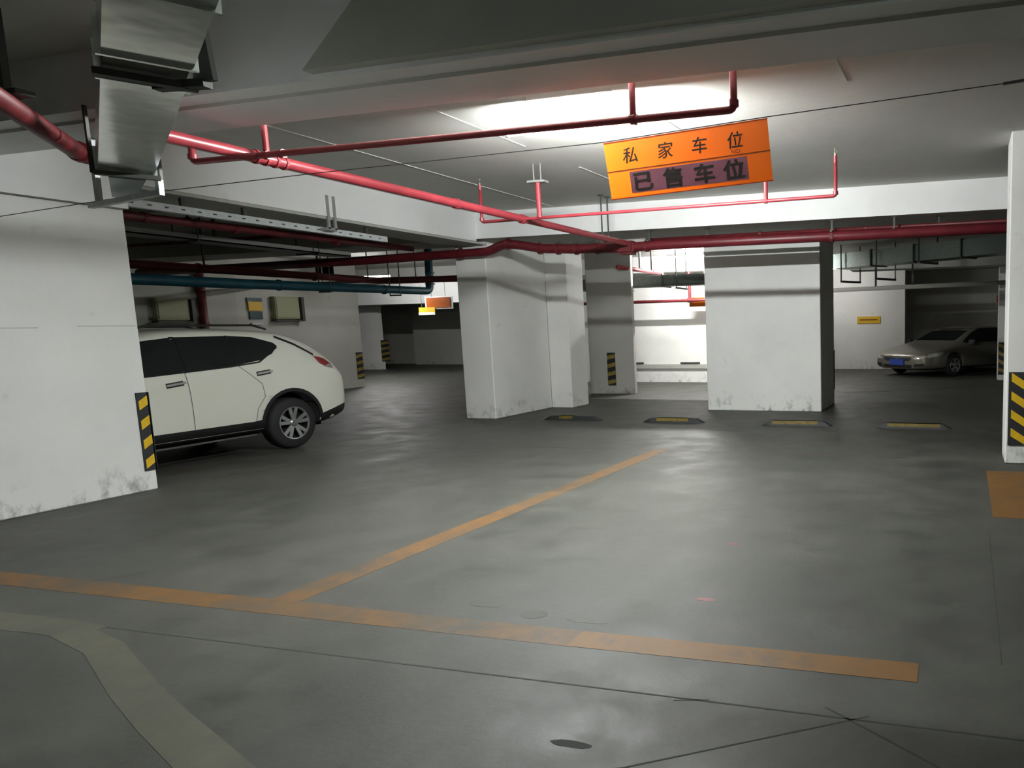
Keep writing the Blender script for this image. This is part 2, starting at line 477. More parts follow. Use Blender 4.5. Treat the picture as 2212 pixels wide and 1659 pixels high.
line('parking_line', [(-8.2, 3.105), (-1.9, 3.12)], .185, 'orange_paint', 'long orange line across the front of the bays')
line('parking_line', [(-1.95, 3.12), (-0.187, 3.14)], .18, 'orange_strong', 'brighter right end of the front orange line', h=.0045)
line('parking_line', [(-3.97, 3.19), (-3.88, 8.55)], .21, 'orange_paint', 'orange line dividing the two parking bays', h=.004)
line('parking_line', [(-6.3, 8.50), (-0.1, 8.50)], .07, 'orange_faint', 'faded orange line across the back of the bays', h=.002)
line('parking_line', [(-9.15, 5.85), (-9.05, 9.4)], .15, 'orange_faint', 'faded orange line beside the white car')
line('parking_line', [(-8.33, 5.75), (-7.83, 8.3)], .10, 'orange_faint', 'second faded orange line near the white car')
line('parking_line', [(-5.62, 3.22), (-5.42, 3.42)], .07, 'orange_faint', 'short stray orange stroke above the front line', h=.0035)
bm = bmesh.new(); box(bm, 0.245, 1.35, 5.94, 7.86, -.002, .0012)
link('floor_patch', bm, 'orange_strong', floor, 'solid orange painted rectangle at the foot of the right column')
strip('lane_line', [(-6.6, 2.60), (-5.6, 2.59), (-4.95, 2.62), (-4.62, 2.60)], [.2, .2, .19, .16], 'cream_paint', 'cream lane line entering from the left edge')
strip('lane_line', [(-4.80, 2.60), (-4.311, 2.479), (-4.038, 2.359), (-3.658, 2.193), (-3.221, 2.021), (-2.832, 1.881), (-2.4, 1.72), (-1.5, 1.35)],
      [.15, .155, .16, .165, .17, .175, .18, .2], 'cream_paint', 'curving cream lane line running to the bottom edge', h=.0035)
J = [([(-4.61, 2.675), (0.6, 2.69)], .010), ([(-1.6, 2.02), (-1.194, 2.179), (-0.36, 2.725)], .009),
     ([(-0.55, 2.755), (-0.066, 2.443), (.2, 2.28)], .010), ([(0.19, 3.3), (0.20, 5.5)], .007), ([(-1.2, 2.66), (-1.05, 2.70)], .007)]
for pts, w in J:
    line('expansion_joint', pts, w, 'joint', h=.0024)
for i, (x, y, a, b, mat) in enumerate([(-1.464, 3.765, .06, .022, 'dark_red'), (-1.46, 2.27, .085, .02, 'joint'), (-1.64, 4.82, .05, .02, 'dark_red'),
                                      (-2.72, 3.42, .10, .035, 'orange_faint'), (-2.35, 3.35, .08, .05, 'orange_faint'), (-2.0, 3.33, .12, .02, 'orange_faint')]):
    bm = bmesh.new()
    n = 14
    vs = [bm.verts.new((x + math.cos(2 * math.pi * k / n) * a * (1 + .15 * rnd.random()), y + math.sin(2 * math.pi * k / n) * b * (1 + .3 * rnd.random()), .0009)) for k in range(n)]
    bm.faces.new(vs)
    r = bmesh.ops.extrude_face_region(bm, geom=bm.faces[:])
    for v in [e for e in r['geom'] if isinstance(e, bmesh.types.BMVert)]: v.co.z = -.002
    link('paint_spot', bm, mat, floor)
line('expansion_joint', [(-2.8, 16.6), (2.0, 18.6)], .10, 'joint', 'dark drain line across the floor before the grey sedan', h=.002)

# ------------------------------------------------------------------ lamps
def lamp(cx, cy, z, L, mat, label, zc=ZC, ang=0.0, k=1.0):
    t = thing('ceiling_light', label, 'light', (cx, cy, z))
    d = Vector((math.cos(ang), math.sin(ang), 0))
    c = Vector((cx, cy, z))
    bm = bmesh.new(); cyl(bm, c - d * L / 2, c + d * L / 2, .016 * k, 12)
    link('tube', bm, mat, t, smooth=False)
    bm = bmesh.new(); bar(bm, c - d * (L / 2 + .02) + Vector((0, 0, .045)), c + d * (L / 2 + .02) + Vector((0, 0, .045)), .045, .04)
    link('housing', bm, 'lamp_body', t)
    for s in (-1, 1):
        p = c + d * s * (L / 2)
        bm = bmesh.new(); box(bm, p.x - .012, p.x + .012, p.y - .018, p.y + .018, z - .02, z + .03); link('end_cap', bm, 'lamp_body', t)
        q = c + d * s * (L * .33)
        bm = bmesh.new(); cyl(bm, (q.x, q.y, z + .06), (q.x, q.y, zc), .003, 6); link('suspension_wire', bm, 'grey_iron', t)
    return t
lamp(-3.35, 5.72, 3.34, 1.25, 'tube_main', 'glaring white tube light hanging before the orange sign')
lamp(-7.05, 17.7, 3.48, 1.25, 'tube_back', 'bright tube light beyond the middle, beside the broad column')
lamp(-20.2, 21.0, 3.50, 1.25, 'tube_left', 'tube light far off in the left aisle, above the blue pipe')
lamp(-15.5, 15.9, 3.12, 1.25, 'tube_side', 'tube light hanging low over the far end of the left aisle')
lamp(-4.6, 23.2, 3.45, 1.25, 'fill_sedan', 'added fill tube, unseen behind the broad column, near the yellow plate wall')  # added lamp, placed out of view to brighten the pale wall
lamp(2.6, 0.5, 4.0, 1.2, 'fill_near', 'added dim fill tube, unseen behind the viewer', 4.35)  # added lamp, unseen fill for the foreground

# ------------------------------------------------------------------ sprinkler pipes
def coupling(p, d, r, parent, mat='red', w=.045):
    p = Vector(p); d = Vector(d).normalized()
    bm = bmesh.new(); cyl(bm, p - d * w / 2, p + d * w / 2, r, 14)
    link('coupling', bm, mat, parent)

def hanger(x, y, z0, z1, parent, r=.08, w=.012, mat='iron', axis='y'):
    bm = bmesh.new(); box(bm, x - w, x + w, y - w, y + w, z0, z1)
    if axis == 'x': box(bm, x - w * 1.2, x + w * 1.2, y - r - .012, y + r + .012, z0 - .01, z0 + .012)
    else: box(bm, x - r - .012, x + r + .012, y - w * 1.2, y + w * 1.2, z0 - .01, z0 + .012)
    box(bm, x - .04, x + .04, y - .03, y + .03, z1 - .01, z1)
    link('hanger', bm, mat, parent)

# main run towards the far beam
t = thing('sprinkler_pipe', 'long red sprinkler main sloping away under the ceiling', 'pipe', (-5.43, 7.5, 3.0))
bm = bmesh.new(); tube(bm, [(-5.42, 3.60, 3.5), (-5.42, 3.60, 3.0), (-5.40, 10.75, 3.0), (-5.40, 10.95, 2.99)], .046, 16)
link('pipe_run', bm, 'red', t, smooth=True)
for y in (4.52, 4.60, 4.68, 4.76): coupling((-5.42, y, 3.0), (0, 1, 0), .056, t, w=.02)
for y in (6.8, 8.0, 10.2): coupling((-5.42, y, 3.0), (0, 1, 0), .058, t)
for y in (10.05, 10.25): hanger(-5.42, y, 3.04, ZC, t, .05, .008)

def sprinkler(x, y, z0, z1, r, parent):
    bm = bmesh.new(); cyl(bm, (x, y, z0), (x, y, z1), r, 12)
    link('riser', bm, 'red', parent, smooth=False)
    bm = bmesh.new(); cyl(bm, (x, y, z1), (x, y, z1 + .03), r * .7, 10)
    for s in (-1, 1): bar(bm, (x + s * .014, y, z1 + .03), (x + s * .004, y, z1 + .065), .005, .005)
    cyl(bm, (x, y, z1 + .065), (x, y, z1 + .069), .022, 12)
    link('sprinkler_head', bm, 'brass', parent)

t = thing('branch_pipe', 'nearer red sprinkler branch pipe passing below the bright lamp', 'pipe', (-3.7, 4.52, 3.0))
bm = bmesh.new(); tube(bm, [(-6.04, 4.50, 3.12), (-6.04, 4.50, 3.0), (-1.47, 4.55, 3.0), (-1.47, 4.55, 3.5)], .025, 12)
link('pipe_run', bm, 'red', t, smooth=True)
sprinkler(-5.30, 4.515, 3.0, 3.52, .022, t); sprinkler(-2.18, 4.54, 3.0, 3.50, .022, t)
for p, d in (((-5.30, 4.515, 3.0), (1, 0, 0)), ((-2.18, 4.54, 3.0), (1, 0, 0)), ((-1.47, 4.55, 3.04), (0, 0, 1)), ((-6.04, 4.5, 3.04), (0, 0, 1)), ((-5.15, 4.515, 3.0), (1, 0, 0))):
    coupling(p, d, .033, t, w=.04)
t = thing('branch_pipe', 'farther thin red sprinkler branch pipe in front of the far white beam', 'pipe', (-3.7, 7.9, 3.0))
bm = bmesh.new(); tube(bm, [(-6.03, 8.03, 3.40), (-6.03, 8.03, 3.0), (-1.38, 7.80, 3.0), (-1.38, 7.80, 3.35)], .020, 12)
link('pipe_run', bm, 'red', t, smooth=True)
sprinkler(-2.18, 7.84, 3.0, 3.46, .024, t)
bm = bmesh.new(); cyl(bm, (-5.15, 7.97, 3.0), (-5.15, 7.97, 3.42), .030, 12)
link('riser', bm, 'red', t)
bm = bmesh.new(); box(bm, -5.27, -5.03, 7.92, 8.02, 3.42, 3.445); bar(bm, (-5.2, 7.97, 3.44), (-5.2, 7.97, ZC), .012, .012); bar(bm, (-5.1, 7.97, 3.44), (-5.1, 7.97, ZC), .012, .012)
link('top_plate', bm, 'grey_iron', t)
for p, d in (((-1.38, 7.80, 3.03), (0, 0, 1)), ((-6.03, 8.03, 3.03), (0, 0, 1)), ((-2.18, 7.84, 3.0), (1, 0, 0))):
    coupling(p, d, .028, t, w=.035)
sprinkler(-1.38, 7.8, 3.34, 3.42, .02, t)
sprinkler(-6.03, 8.03, 3.39, 3.46, .02, t)

# big low pipe along the far beam
t = thing('fire_main_pipe', 'thick dark red fire main running along the far beam', 'pipe', (-3, 10.92, 2.96))
yl = 10.95
bm = bmesh.new(); tube(bm, [(-16.5, yl, 2.93), (-10.8, yl, 2.95), (-8.75, yl, 2.985), (-8.15, yl, 2.99), (-7.82, yl, 3.11), (-7.55, yl, 3.09), (-7.05, yl, 3.0), (-6.4, yl, 2.965), (-5.5, yl, 2.945), (-4.9, yl, 2.965), (X1 - .1, yl, 2.955)], .078, 18)
link('pipe_run', bm, 'mid_red', t, smooth=True)
for x, z in ((-8.7, 2.985), (-7.72, 3.105), (-7.1, 3.0), (-6.75, 2.98), (-6.4, 2.965), (-6.0, 2.955), (-5.1, 2.955), (-2.0, 2.96)):
    coupling((x, yl, z), (1, 0, 0), .095, t, 'dark_red', .05)
    bm = bmesh.new(); box(bm, x - .02, x + .02, yl - .02, yl + .02, z + .08, z + .12); link('clamp_bolt', bm, 'iron', t)
for x in (-5.05, -2.0, -1.05, 3.0): hanger(x, yl, 3.03, 3.205, t, .08, .014, axis='x')
bm = bmesh.new(); box(bm, -5.6, -5.3, yl - .12, yl + .12, 2.83, 3.05); 
bmesh.ops.bevel(bm, geom=bm.edges[:], offset=.04, segments=2, affect='EDGES')
link('tee_joint', bm, 'dark_red', t)
t = thing('fire_pipe', 'thinner red pipe directly above the thick fire main', 'pipe', (-2, 11.12, 3.07))
bm = bmesh.new(); tube(bm, [(-5.2, 11.12, 3.075), (X1 - .1, 11.12, 3.09)], .03, 12); link('pipe_run', bm, 'dark_red', t, smooth=True)
for x in (-3.2, -1.5): coupling((x, 11.12, 3.08), (1, 0, 0), .038, t, 'dark_red')
for x in (-4.1, -0.4): hanger(x, 11.12, 3.1, 3.205, t, .03, .008)

# upper left big pipe
t = thing('fire_pipe', 'thick dark red pipe at the upper left with an elbow end', 'pipe', (-6, 3.5, 3.0))
bm = bmesh.new(); tube(bm, [(-4.2, 1.78, 3.0), (-6.62, 4.12, 3.0), (-6.45, 4.3, 3.03)], .062, 18)
link('pipe_run', bm, 'dark_red', t, smooth=True)
coupling((-6.48, 4.0, 3.0), (-.72, .69, 0), .076, t, 'dark_red', .06)
coupling((-6.47, 4.27, 3.03), (.7, .7, 0), .085, t, 'dark_red', .04)
bm = bmesh.new(); box(bm, -5.72, -5.68, 3.16, 3.2, 3.04, 4.35); box(bm, -5.76, -5.52, 3.12, 3.22, 3.07, 3.10)
link('hanger', bm, 'iron', t)
t = thing('gate_valve', 'small dark red valve with a handwheel at the upper left edge', 'valve', (-6.2, 3.4, 3.5))
bm = bmesh.new(); tube(bm, [(-7.2, 3.55, 3.45), (-6.35, 3.55, 3.45)], .03, 12); cyl(bm, (-6.62, 3.55, 3.45), (-6.62, 3.55, 3.53), .035, 12); cyl(bm, (-6.68, 3.55, 3.45), (-6.56, 3.55, 3.45), .055, 12)
link('valve_body', bm, 'dark_red', t)
bm = bmesh.new(); cyl(bm, (-6.62, 3.55, 3.53), (-6.62, 3.55, 3.58), .012, 8)
lathe(bm, [(-.008, .06), (-.008, .075), (.008, .075), (.008, .06), (-.008, .06)], ((-6.62, 3.55, 3.56), (-6.62, 3.55, 3.6)), 20)
bar(bm, (-6.69, 3.55, 3.56), (-6.55, 3.55, 3.56), .008, .008); bar(bm, (-6.62, 3.48, 3.56), (-6.62, 3.62, 3.56), .008, .008)
link('handwheel', bm, 'dark_red', t)

# ------------------------------------------------------------------ galvanised duct, upper left
t = thing('air_duct', 'galvanised sheet metal air duct crossing the upper left', 'duct', (-4.5, 3.0, 2.8))
A = Vector((-2.05, 1.578, 0)); dd = Vector((-3.08, 1.87, 0)).normalized(); nn = Vector((-dd.y, dd.x, 0))
def duct_part(s0, s1, w0, w1, z0, z1, name='duct_section', mat='galv', off=0.0, taper=0.0):
    bm = bmesh.new(); vs = []
    for s, w in ((s0, w0), (s1, w1)):
        c = A + dd * s + nn * off
        for i, z in ((-1, z0), (1, z0), (1, z1), (-1, z1)):
            vs.append(bm.verts.new((c.x + nn.x * w / 2 * i, c.y + nn.y * w / 2 * i, z)))
    for f in ((0, 1, 2, 3), (7, 6, 5, 4), (0, 4, 5, 1), (1, 5, 6, 2), (2, 6, 7, 3), (3, 7, 4, 0)): bm.faces.new([vs[i] for i in f])
    return link(name, bm, mat, t)
for k, (a, b) in enumerate(((0, .80), (.82, 1.58), (1.98, 4.45))):
    duct_part(a, b, .30, .30, 2.785, 2.925)
duct_part(1.60, 1.96, .285, .285, 2.795, 2.92, 'canvas_collar', 'cloth')
for s in (.81, 1.59, 1.97, 4.44): duct_part(s - .012, s + .012, .335, .335, 2.77, 2.94, 'flange', 'galv')
duct_part(4.46, 5.42, .20, .14, 2.74, 2.90, 'duct_section', 'galv_dark')
for s in (1.80, 4.40):
    c = A + dd * s
    bm = bmesh.new(); p = c + nn * .18; q = c - nn * .18
    bar(bm, (p.x, p.y, 2.755), (q.x, q.y, 2.755), .05, .03)
    pt = (p.x, p.y) if abs(p.x) > abs(q.x) else (q.x, q.y)
    for pt in ((p.x, p.y), (q.x, q.y)):
        if s > 3: bar(bm, (pt[0], pt[1], 2.75), (pt[0], pt[1], 3.20), .02, .02)
    link('support_angle', bm, 'iron', t)
bm = bmesh.new()
c = Vector((-3.40, 2.64, 0))
poly_prism(bm, [(c.x - .075, 2.77), (c.x + .05, 2.77), (c.x + .012, 3.09), (c.x - .012, 3.09)], 'y', c.y - .012, c.y + .012)
bar(bm, (c.x, c.y, 2.76), (-3.66, 2.60, 2.76), .05, .035)
link('side_bracket', bm, 'iron', t)

# pale strut frame under the duct, beside the left column
t = thing('strut_frame', 'pale slotted steel strut frame hanging above the left column', 'bracket', (-6.9, 4.35, 2.7))
for x, y in ((-6.80, 4.29), (-5.86, 4.10)):
    bm = bmesh.new(); box(bm, x - .018, x + .018, y - .018, y + .018, 2.66, 3.2)
    link('strut', bm, 'tray', t)
bm = bmesh.new(); bar(bm, (-6.95, 4.32, 2.68), (-5.86, 4.10, 2.68), .04, .04); link('crossbar', bm, 'tray', t)

# ------------------------------------------------------------------ cable tray under the left beam
t = thing('cable_tray', 'white slotted steel cable tray under the long left beam', 'cable tray', (-8.4, 7.2, 2.98))
bm = bmesh.new(); box(bm, -8.46, -8.38, 5.46, 8.95, 2.955, 3.035)
link('channel', bm, 'tray', t)
bm = bmesh.new()
for k in range(20): box(bm, -8.381, -8.376, 5.55 + k * .17, 5.59 + k * .17, 2.99, 3.003)
link('slots', bm, 'joint', t, kind='stuff')
bm = bmesh.new()
for y in (7.82, 7.92): box(bm, -8.262, -8.235, y - .018, y + .018, 3.0, 3.44)
box(bm, -8.40, -8.235, 7.80, 7.94, 2.985, 3.02)
link('strut', bm, 'grey_iron', t)
for y in (6.1, 6.8, 8.6):
    bm = bmesh.new(); box(bm, -8.44, -8.40, y - .02, y + .02, 3.035, 3.135); link('hanger', bm, 'iron', t)

# ------------------------------------------------------------------ dark bay services
t = thing('fire_pipe', 'dark red pipe just below the white cable tray', 'pipe', (-9.6, 8, 3.05))
bm = bmesh.new(); tube(bm, [(-9.6, 3.6, 3.0), (-9.6, 8.0, 3.06), (-9.6, 10.8, 3.1)], .05, 14); link('pipe_run', bm, 'dark_red', t, smooth=True)
for y in (6.5, 7.6, 9.2): coupling((-9.6, y, 3.04), (0, 1, 0), .062, t, 'dark_red')
for y in (7.0, 9.6): hanger(-9.6, y, 3.1, ZC, t, .05, .01)
t = thing('fire_pipe', 'dark thin cross pipe deep in the dark bay', 'pipe', (-13, 9.3, 3.2))
bm = bmesh.new(); tube(bm, [(-17.6, 9.3, 3.2), (-9.9, 9.3, 3.2)], .03, 12); link('pipe_run', bm, 'dark_red', t, smooth=True)
for x in (-16.0, -14.8, -12.2, -11.0): hanger(x, 9.3, 3.2, ZC, t, .04, .02)
t = thing('fire_pipe', 'thick dark red pipe above the blue pipe in the dark bay', 'pipe', (-12.5, 10, 2.8))
bm = bmesh.new(); tube(bm, [(-12.5, 4.5, 2.72), (-12.5, 13.0, 2.76), (-10.9, 13.6, 2.78)], .07, 16); link('pipe_run', bm, 'dark_red', t, smooth=True)
for y in (7.0, 9.2, 11.4): coupling((-12.5, y, 2.745), (0, 1, 0), .085, t, 'dark_red'); hanger(-12.5, y + .1, 2.80, ZC, t, .07, .012)
t = thing('cable_tray', 'dark wide cable tray deep in the shaded bay', 'cable tray', (-11.0, 8, 3.1))
bm = bmesh.new(); box(bm, -11.25, -10.85, 4.0, 10.7, 3.0, 3.02); box(bm, -11.25, -11.235, 4.0, 10.7, 3.0, 3.08); box(bm, -10.865, -10.85, 4.0, 10.7, 3.0, 3.08)
link('tray_channel', bm, 'grey_iron', t)
for y in (6.0, 8.0, 10.0):
    bm = bmesh.new(); bar(bm, (-11.3, y, 2.985), (-10.8, y, 2.985), .03, .02); bar(bm, (-11.29, y, 2.98), (-11.29, y, ZC), .012, .012); bar(bm, (-10.81, y, 2.98), (-10.81, y, ZC), .012, .012)
    link('support_angle', bm, 'iron', t)
t = thing('water_pipe', 'thick blue water pipe with an elbow rising beside the middle column', 'pipe', (-12, 10.5, 2.5))
bm = bmesh.new(); tube(bm, [(-12, 4.0, 2.44), (-12, 9.5, 2.487), (-12, 13.95, 2.555), (-12, 13.99, ZC)], .085, 18)
link('pipe_run', bm, 'blue', t, smooth=True)
for y, z in ((6.6, 2.465), (10.2, 2.5), (12.6, 2.53)):
    coupling((-12, y, z), (0, 1, 0), .10, t, 'blue', .04)
for p in ((-12, 13.97, 2.72), (-12, 13.98, 2.98)): coupling(p, (0, 0, 1), .105, t, 'blue', .03)
for y in (11.15, 12.9):
    bm = bmesh.new(); bar(bm, (-12.13, y, 2.42), (-11.85, y, 2.42), .04, .03)
    for x in (-12.13, -11.86): bar(bm, (x, y, 2.42), (x, y, ZC), .016, .016)
    link('support_frame', bm, 'iron', t)
t = thing('cable_tray', 'thin dark ladder tray crossing above the lit far aisle', 'cable tray', (-14, 14.4, 2.85))
bm = bmesh.new()
for y in (14.3, 14.6): bar(bm, (-17.6, y, 2.86), (-9.4, y, 2.92), .02, .04)
for k in range(14): bar(bm, (-17.2 + k * .58, 14.3, 2.865), (-17.2 + k * .58, 14.6, 2.865), .02, .02)
link('ladder_rails', bm, 'iron', t)
for x in (-15.6, -14.2, -12.8, -11.2):
    bm = bmesh.new(); bar(bm, (x, 14.45, 2.86), (x, 14.45, ZC), .02, .02); link('hanger', bm, 'iron', t)

# wall fittings across the aisle
WX = -17.7
for (y0, y1, z0, z1, lab) in ((11.9, 12.6, 1.98, 2.48, 'dim olive cabinet on the shaded wall, nearest the left column'), (14.75, 15.45, 2.03, 2.62, 'olive wall cabinet right of the orange plate, above the car roof')):
    t = thing('wall_cabinet', lab, 'cabinet', (WX, (y0 + y1) / 2, z0))
    link('body', bbox(WX, WX + .16, y0, y1, z0, z1, .01), 'cabinet', t)
    link('door', bbox(WX + .16, WX + .175, y0 + .03, y1 - .03, z0 + .03, z1 - .03, .004), 'cabinet', t)
    bm = bmesh.new(); box(bm, WX, WX + .2, y0 - .02, y1 + .05, z0 - .05, z0 - .02); box(bm, WX, WX + .22, y1 + .02, y1 + .10, z0 - .06, z1)
    link('bracket', bm, 'iron', t)
t = thing('standpipe', 'dark red vertical standpipe on the shaded wall', 'pipe', (WX + .1, 12.95, 0))
bm = bmesh.new(); tube(bm, [(WX + .1, 12.95, 0.0), (WX + .1, 12.95, 3.3)], .085, 16); link('pipe_run', bm, 'dark_red', t, smooth=True)
coupling((WX + .1, 12.95, 1.9), (0, 0, 1), .10, t, 'dark_red'); coupling((WX + .1, 12.95, 2.7), (0, 0, 1), .10, t, 'dark_red')
t = thing('warning_plate', 'orange plate over a teal one on the wall behind the car roof', 'sign', (WX, 14.3, 1.9))
link('upper_plate', bbox(WX, WX + .05, 14.12, 14.48, 2.24, 2.47), 'yellow_sign', t)
link('frame', bbox(WX, WX + .035, 14.10, 14.50, 2.47, 2.57), 'teal', t)
link('lower_plate', bbox(WX, WX + .04, 14.14, 14.48, 2.03, 2.22), 'teal', t)
link('foot_plate', bbox(WX, WX + .05, 14.16, 14.46, 1.88, 1.93), 'tray', t)

# ------------------------------------------------------------------ services beyond the middle columns
t = thing('air_duct', 'dull sheet metal duct crossing before the bright back wall', 'duct', (-8, 16.7, 2.6))
for k in range(6):
    x = -10.9 + k * 1.2
    link('duct_section', bbox(x, x + 1.18, 16.5, 17.0, 2.625 + k * .012, 2.86 + k * .022, .01), 'dull_duct', t)
    bm = bmesh.new(); box(bm, x + 1.17, x + 1.21, 16.47, 17.03, 2.60 + k * .012, 2.90 + k * .022); link('flange', bm, 'iron', t)
for x in (-8.4, -6.9): 
    bm = bmesh.new(); bar(bm, (x, 16.4, 2.59), (x, 17.1, 2.59), .05, .04); bar(bm, (x, 16.42, 2.59), (x, 16.42, ZC), .02, .02); bar(bm, (x, 17.08, 2.59), (x, 17.08, ZC), .02, .02); link('support_angle', bm, 'iron', t)
t = thing('fire_pipe', 'dark red pipe with an upright branch before the bright back wall', 'pipe', (-8, 18.9, 2.38))
bm = bmesh.new(); tube(bm, [(-11.5, 18.9, 2.36), (-6.0, 18.9, 2.38)], .045, 14); cyl(bm, (-7.55, 18.9, 2.38), (-7.55, 18.9, 3.2), .045, 12); cyl(bm, (-7.62, 18.9, 2.38), (-7.48, 18.9, 2.38), .07, 12)
link('pipe_run', bm, 'dark_red', t)
for x in (-9.3, -8.4, -7.1): 
    bm = bmesh.new(); bar(bm, (x, 18.9, 2.4), (x, 18.9, 3.2), .012, .012); link('hanger', bm, 'grey_iron', t)
t = thing('fire_pipe', 'short red pipe end hanging left of the far tube light', 'pipe', (-7.9, 16.8, 3.05))
bm = bmesh.new(); tube(bm, [(-7.95, 15.4, 3.06), (-7.95, 17.9, 3.08)], .05, 14); link('pipe_run', bm, 'red', t, smooth=True)
coupling((-7.95, 17.88, 3.08), (0, 1, 0), .065, t, 'lamp_body', .05)
for y in (16.6, 17.3): hanger(-7.95, y, 3.1, ZC, t, .05, .02)
t = thing('wall_rail', 'low pale rail along the foot of the bright back wall', 'rail', (-8.6, 19.5, .5))
link('rail', bbox(-10.4, -6.6, 19.50, 19.55, .40, .545, .008), 'soffit', t)
for a, b in ((-9.75, -9.35), (-8.15, -7.55)):
    link('dark_cap', bbox(a, b, 19.48, 19.54, .56, .60), 'iron', t)
t = thing('hanging_sign', 'small orange hanging sign at the edge of the broad column', 'sign', (-7.4, 19.0, 2.3))
link('board', bbox(-7.62, -6.9, 19.03, 19.06, 2.20, 2.46), 'sign_orange', t)
bm = bmesh.new(); bar(bm, (-7.5, 19.04, 2.46), (-7.5, 19.04, 3.2), .01, .01); bar(bm, (-7.0, 19.04, 2.46), (-7.0, 19.04, 3.2), .01, .01); link('suspension_wire', bm, 'iron', t)

# right duct above the sedan
t = thing('air_duct', 'dark jointed sheet metal duct above the grey sedan', 'duct', (-.5, 18, 3.1))
P0 = Vector((-3.2, 18.75, 0)); P1 = Vector((3.2, 14.8, 0)); D = (P1 - P0).normalized(); LL = (P1 - P0).length
k = 0; s = 0.0
while s < LL - .3:
    a = P0 + D * s; b = P0 + D * (s + 1.25)
    bm = bmesh.new(); bar(bm, (a.x, a.y, 3.255), (b.x, b.y, 3.255), .6, .37)
    link('duct_section', bm, 'galv_dark', t)
    bm = bmesh.new(); e = b + D * .03; bar(bm, (b.x, b.y, 3.255), (e.x, e.y, 3.255), .67, .42); link('flange', bm, 'iron', t)
    s += 1.28
for s in (.35, 1.5, 2.75):
    c = P0 + D * s; n2 = Vector((-D.y, D.x, 0))
    bm = bmesh.new(); p = c - n2 * .38; q = c + n2 * .38
    z = 2.72 if s < 2 else 3.03
    bar(bm, (p.x, p.y, z), (q.x, q.y, z), .06, .05)
    for w in (p, q): bar(bm, (w.x, w.y, z), (w.x, w.y, ZC), .03, .03)
    link('support_angle', bm, 'iron', t)
t = thing('fire_pipe', 'brown grey pipe crossing below the duct, above the sedan', 'pipe', (0, 19.8, 2.62))
bm = bmesh.new(); tube(bm, [(-3.6, 19.8, 2.58), (4.5, 19.8, 2.70)], .06, 14); link('pipe_run', bm, 'soffit', t, smooth=True)
for x in (-2.4, -1.4, 1.6): hanger(x, 19.8, 2.62, ZC, t, .06, .025)
t = thing('wall_plate', 'narrow yellow plate on the pale wall left of the sedan', 'sign', (-3.37, 25.7, 1.65))
link('plate', bbox(-3.79, -2.95, 25.67, 25.70, 1.65, 1.90), 'yellow_sign', t)
bm = bmesh.new(); box(bm, -3.7, -3.05, 25.665, 25.671, 1.76, 1.80); link('stripe', bm, 'brown_ink', t)
t = thing('hanging_sign', 'faint orange sign hanging above the dark rear of the sedan', 'sign', (1.2, 22.5, 2.2))
link('board', bbox(.92, 1.6, 22.5, 22.53, 2.20, 2.42), 'sign_orange', t)
bm = bmesh.new(); bar(bm, (1.3, 22.52, 2.4), (1.3, 22.52, ZC), .012, .012); link('suspension_wire', bm, 'iron', t)

# signs in the left aisle
t = thing('hanging_sign', 'orange hanging sign left of the middle column, upper of the pair', 'sign', (-18.6, 22, 2.5))
link('board', bbox(-19.12, -18.1, 22.0, 22.03, 2.50, 2.87), 'sign_orange', t)
link('frame', bbox(-19.2, -18.0, 22.03, 22.05, 2.46, 2.91), 'lamp_body', t)
bm = bmesh.new(); bar(bm, (-18.9, 22.02, 2.9), (-18.9, 22.02, ZC), .01, .01); bar(bm, (-18.3, 22.02, 2.9), (-18.3, 22.02, ZC), .01, .01); link('suspension_wire', bm, 'iron', t)
t = thing('hanging_sign', 'small pale orange plate just below the orange sign by the middle column', 'sign', (-19, 21.9, 2.25))
link('board', bbox(-19.42, -18.72, 21.94, 21.97, 2.25, 2.52), 'yellow_sign', t)
link('lower_band', bbox(-19.42, -18.72, 21.93, 21.941, 2.25, 2.34), 'seam', t)
bm = bmesh.new(); bar(bm, (-19.3, 21.96, 2.5), (-19.3, 21.96, ZC), .01, .01); link('suspension_wire', bm, 'iron', t)

# ------------------------------------------------------------------ big orange sign on its wire
TL = Vector((-2.654, 5.0, 2.99)); TR = Vector((-1.405, 5.127, 3.098)); BR = Vector((-1.37, 5.131, 2.658)); BL = Vector((-2.604, 5.005, 2.575))
nrm = (TR - TL).cross(BL - TL).normalized()
if nrm.y > 0: nrm = -nrm
def S(u, v, n=0.0):
    """point of the sign: u 0..1 left to right, v 0..1 top to bottom, n towards the viewer"""
    return (TL * (1 - u) + TR * u) * (1 - v) + (BL * (1 - u) + BR * u) * v + nrm * n
def panel(name, u0, u1, v0, v1, n0, n1, mat, parent, label=None):
    bm = bmesh.new()
    a = [bm.verts.new(S(u, v, n)) for n in (n0, n1) for (u, v) in ((u0, v0), (u1, v0), (u1, v1), (u0, v1))]
    for f in ((0, 1, 2, 3), (7, 6, 5, 4), (0, 4, 5, 1), (1, 5, 6, 2), (2, 6, 7, 3), (3, 7, 4, 0)): bm.faces.new([a[i] for i in f])
    return link(name, bm, mat, parent, label)
sg = thing('parking_sign', 'big orange hanging sign with black Chinese lettering', 'sign', tuple((BL + BR) / 2))
def sheet(name, v0, v1):
    bm = bmesh.new(); g = [[bm.verts.new(S(i / 8, v0 + (v1 - v0) * j, -.001)) for i in range(9)] for j in (0, 1)]
    for i in range(8): bm.faces.new((g[0][i], g[0][i + 1], g[1][i + 1], g[1][i]))
    return link(name, bm, 'sign_sheet', sg)
up = sheet('upper_board', 0, .505)
lo = sheet('lower_board', .52, 1.0)
panel('edge_frame', 0, 1, -.004, .012, -.012, .001, 'sign_sheet', sg); panel('edge_frame', 0, 1, .985, 1.0, -.012, .001, 'sign_sheet', sg)
panel('dividing_gap', .0, 1, .503, .522, -.008, -.002, 'brown_ink', sg)
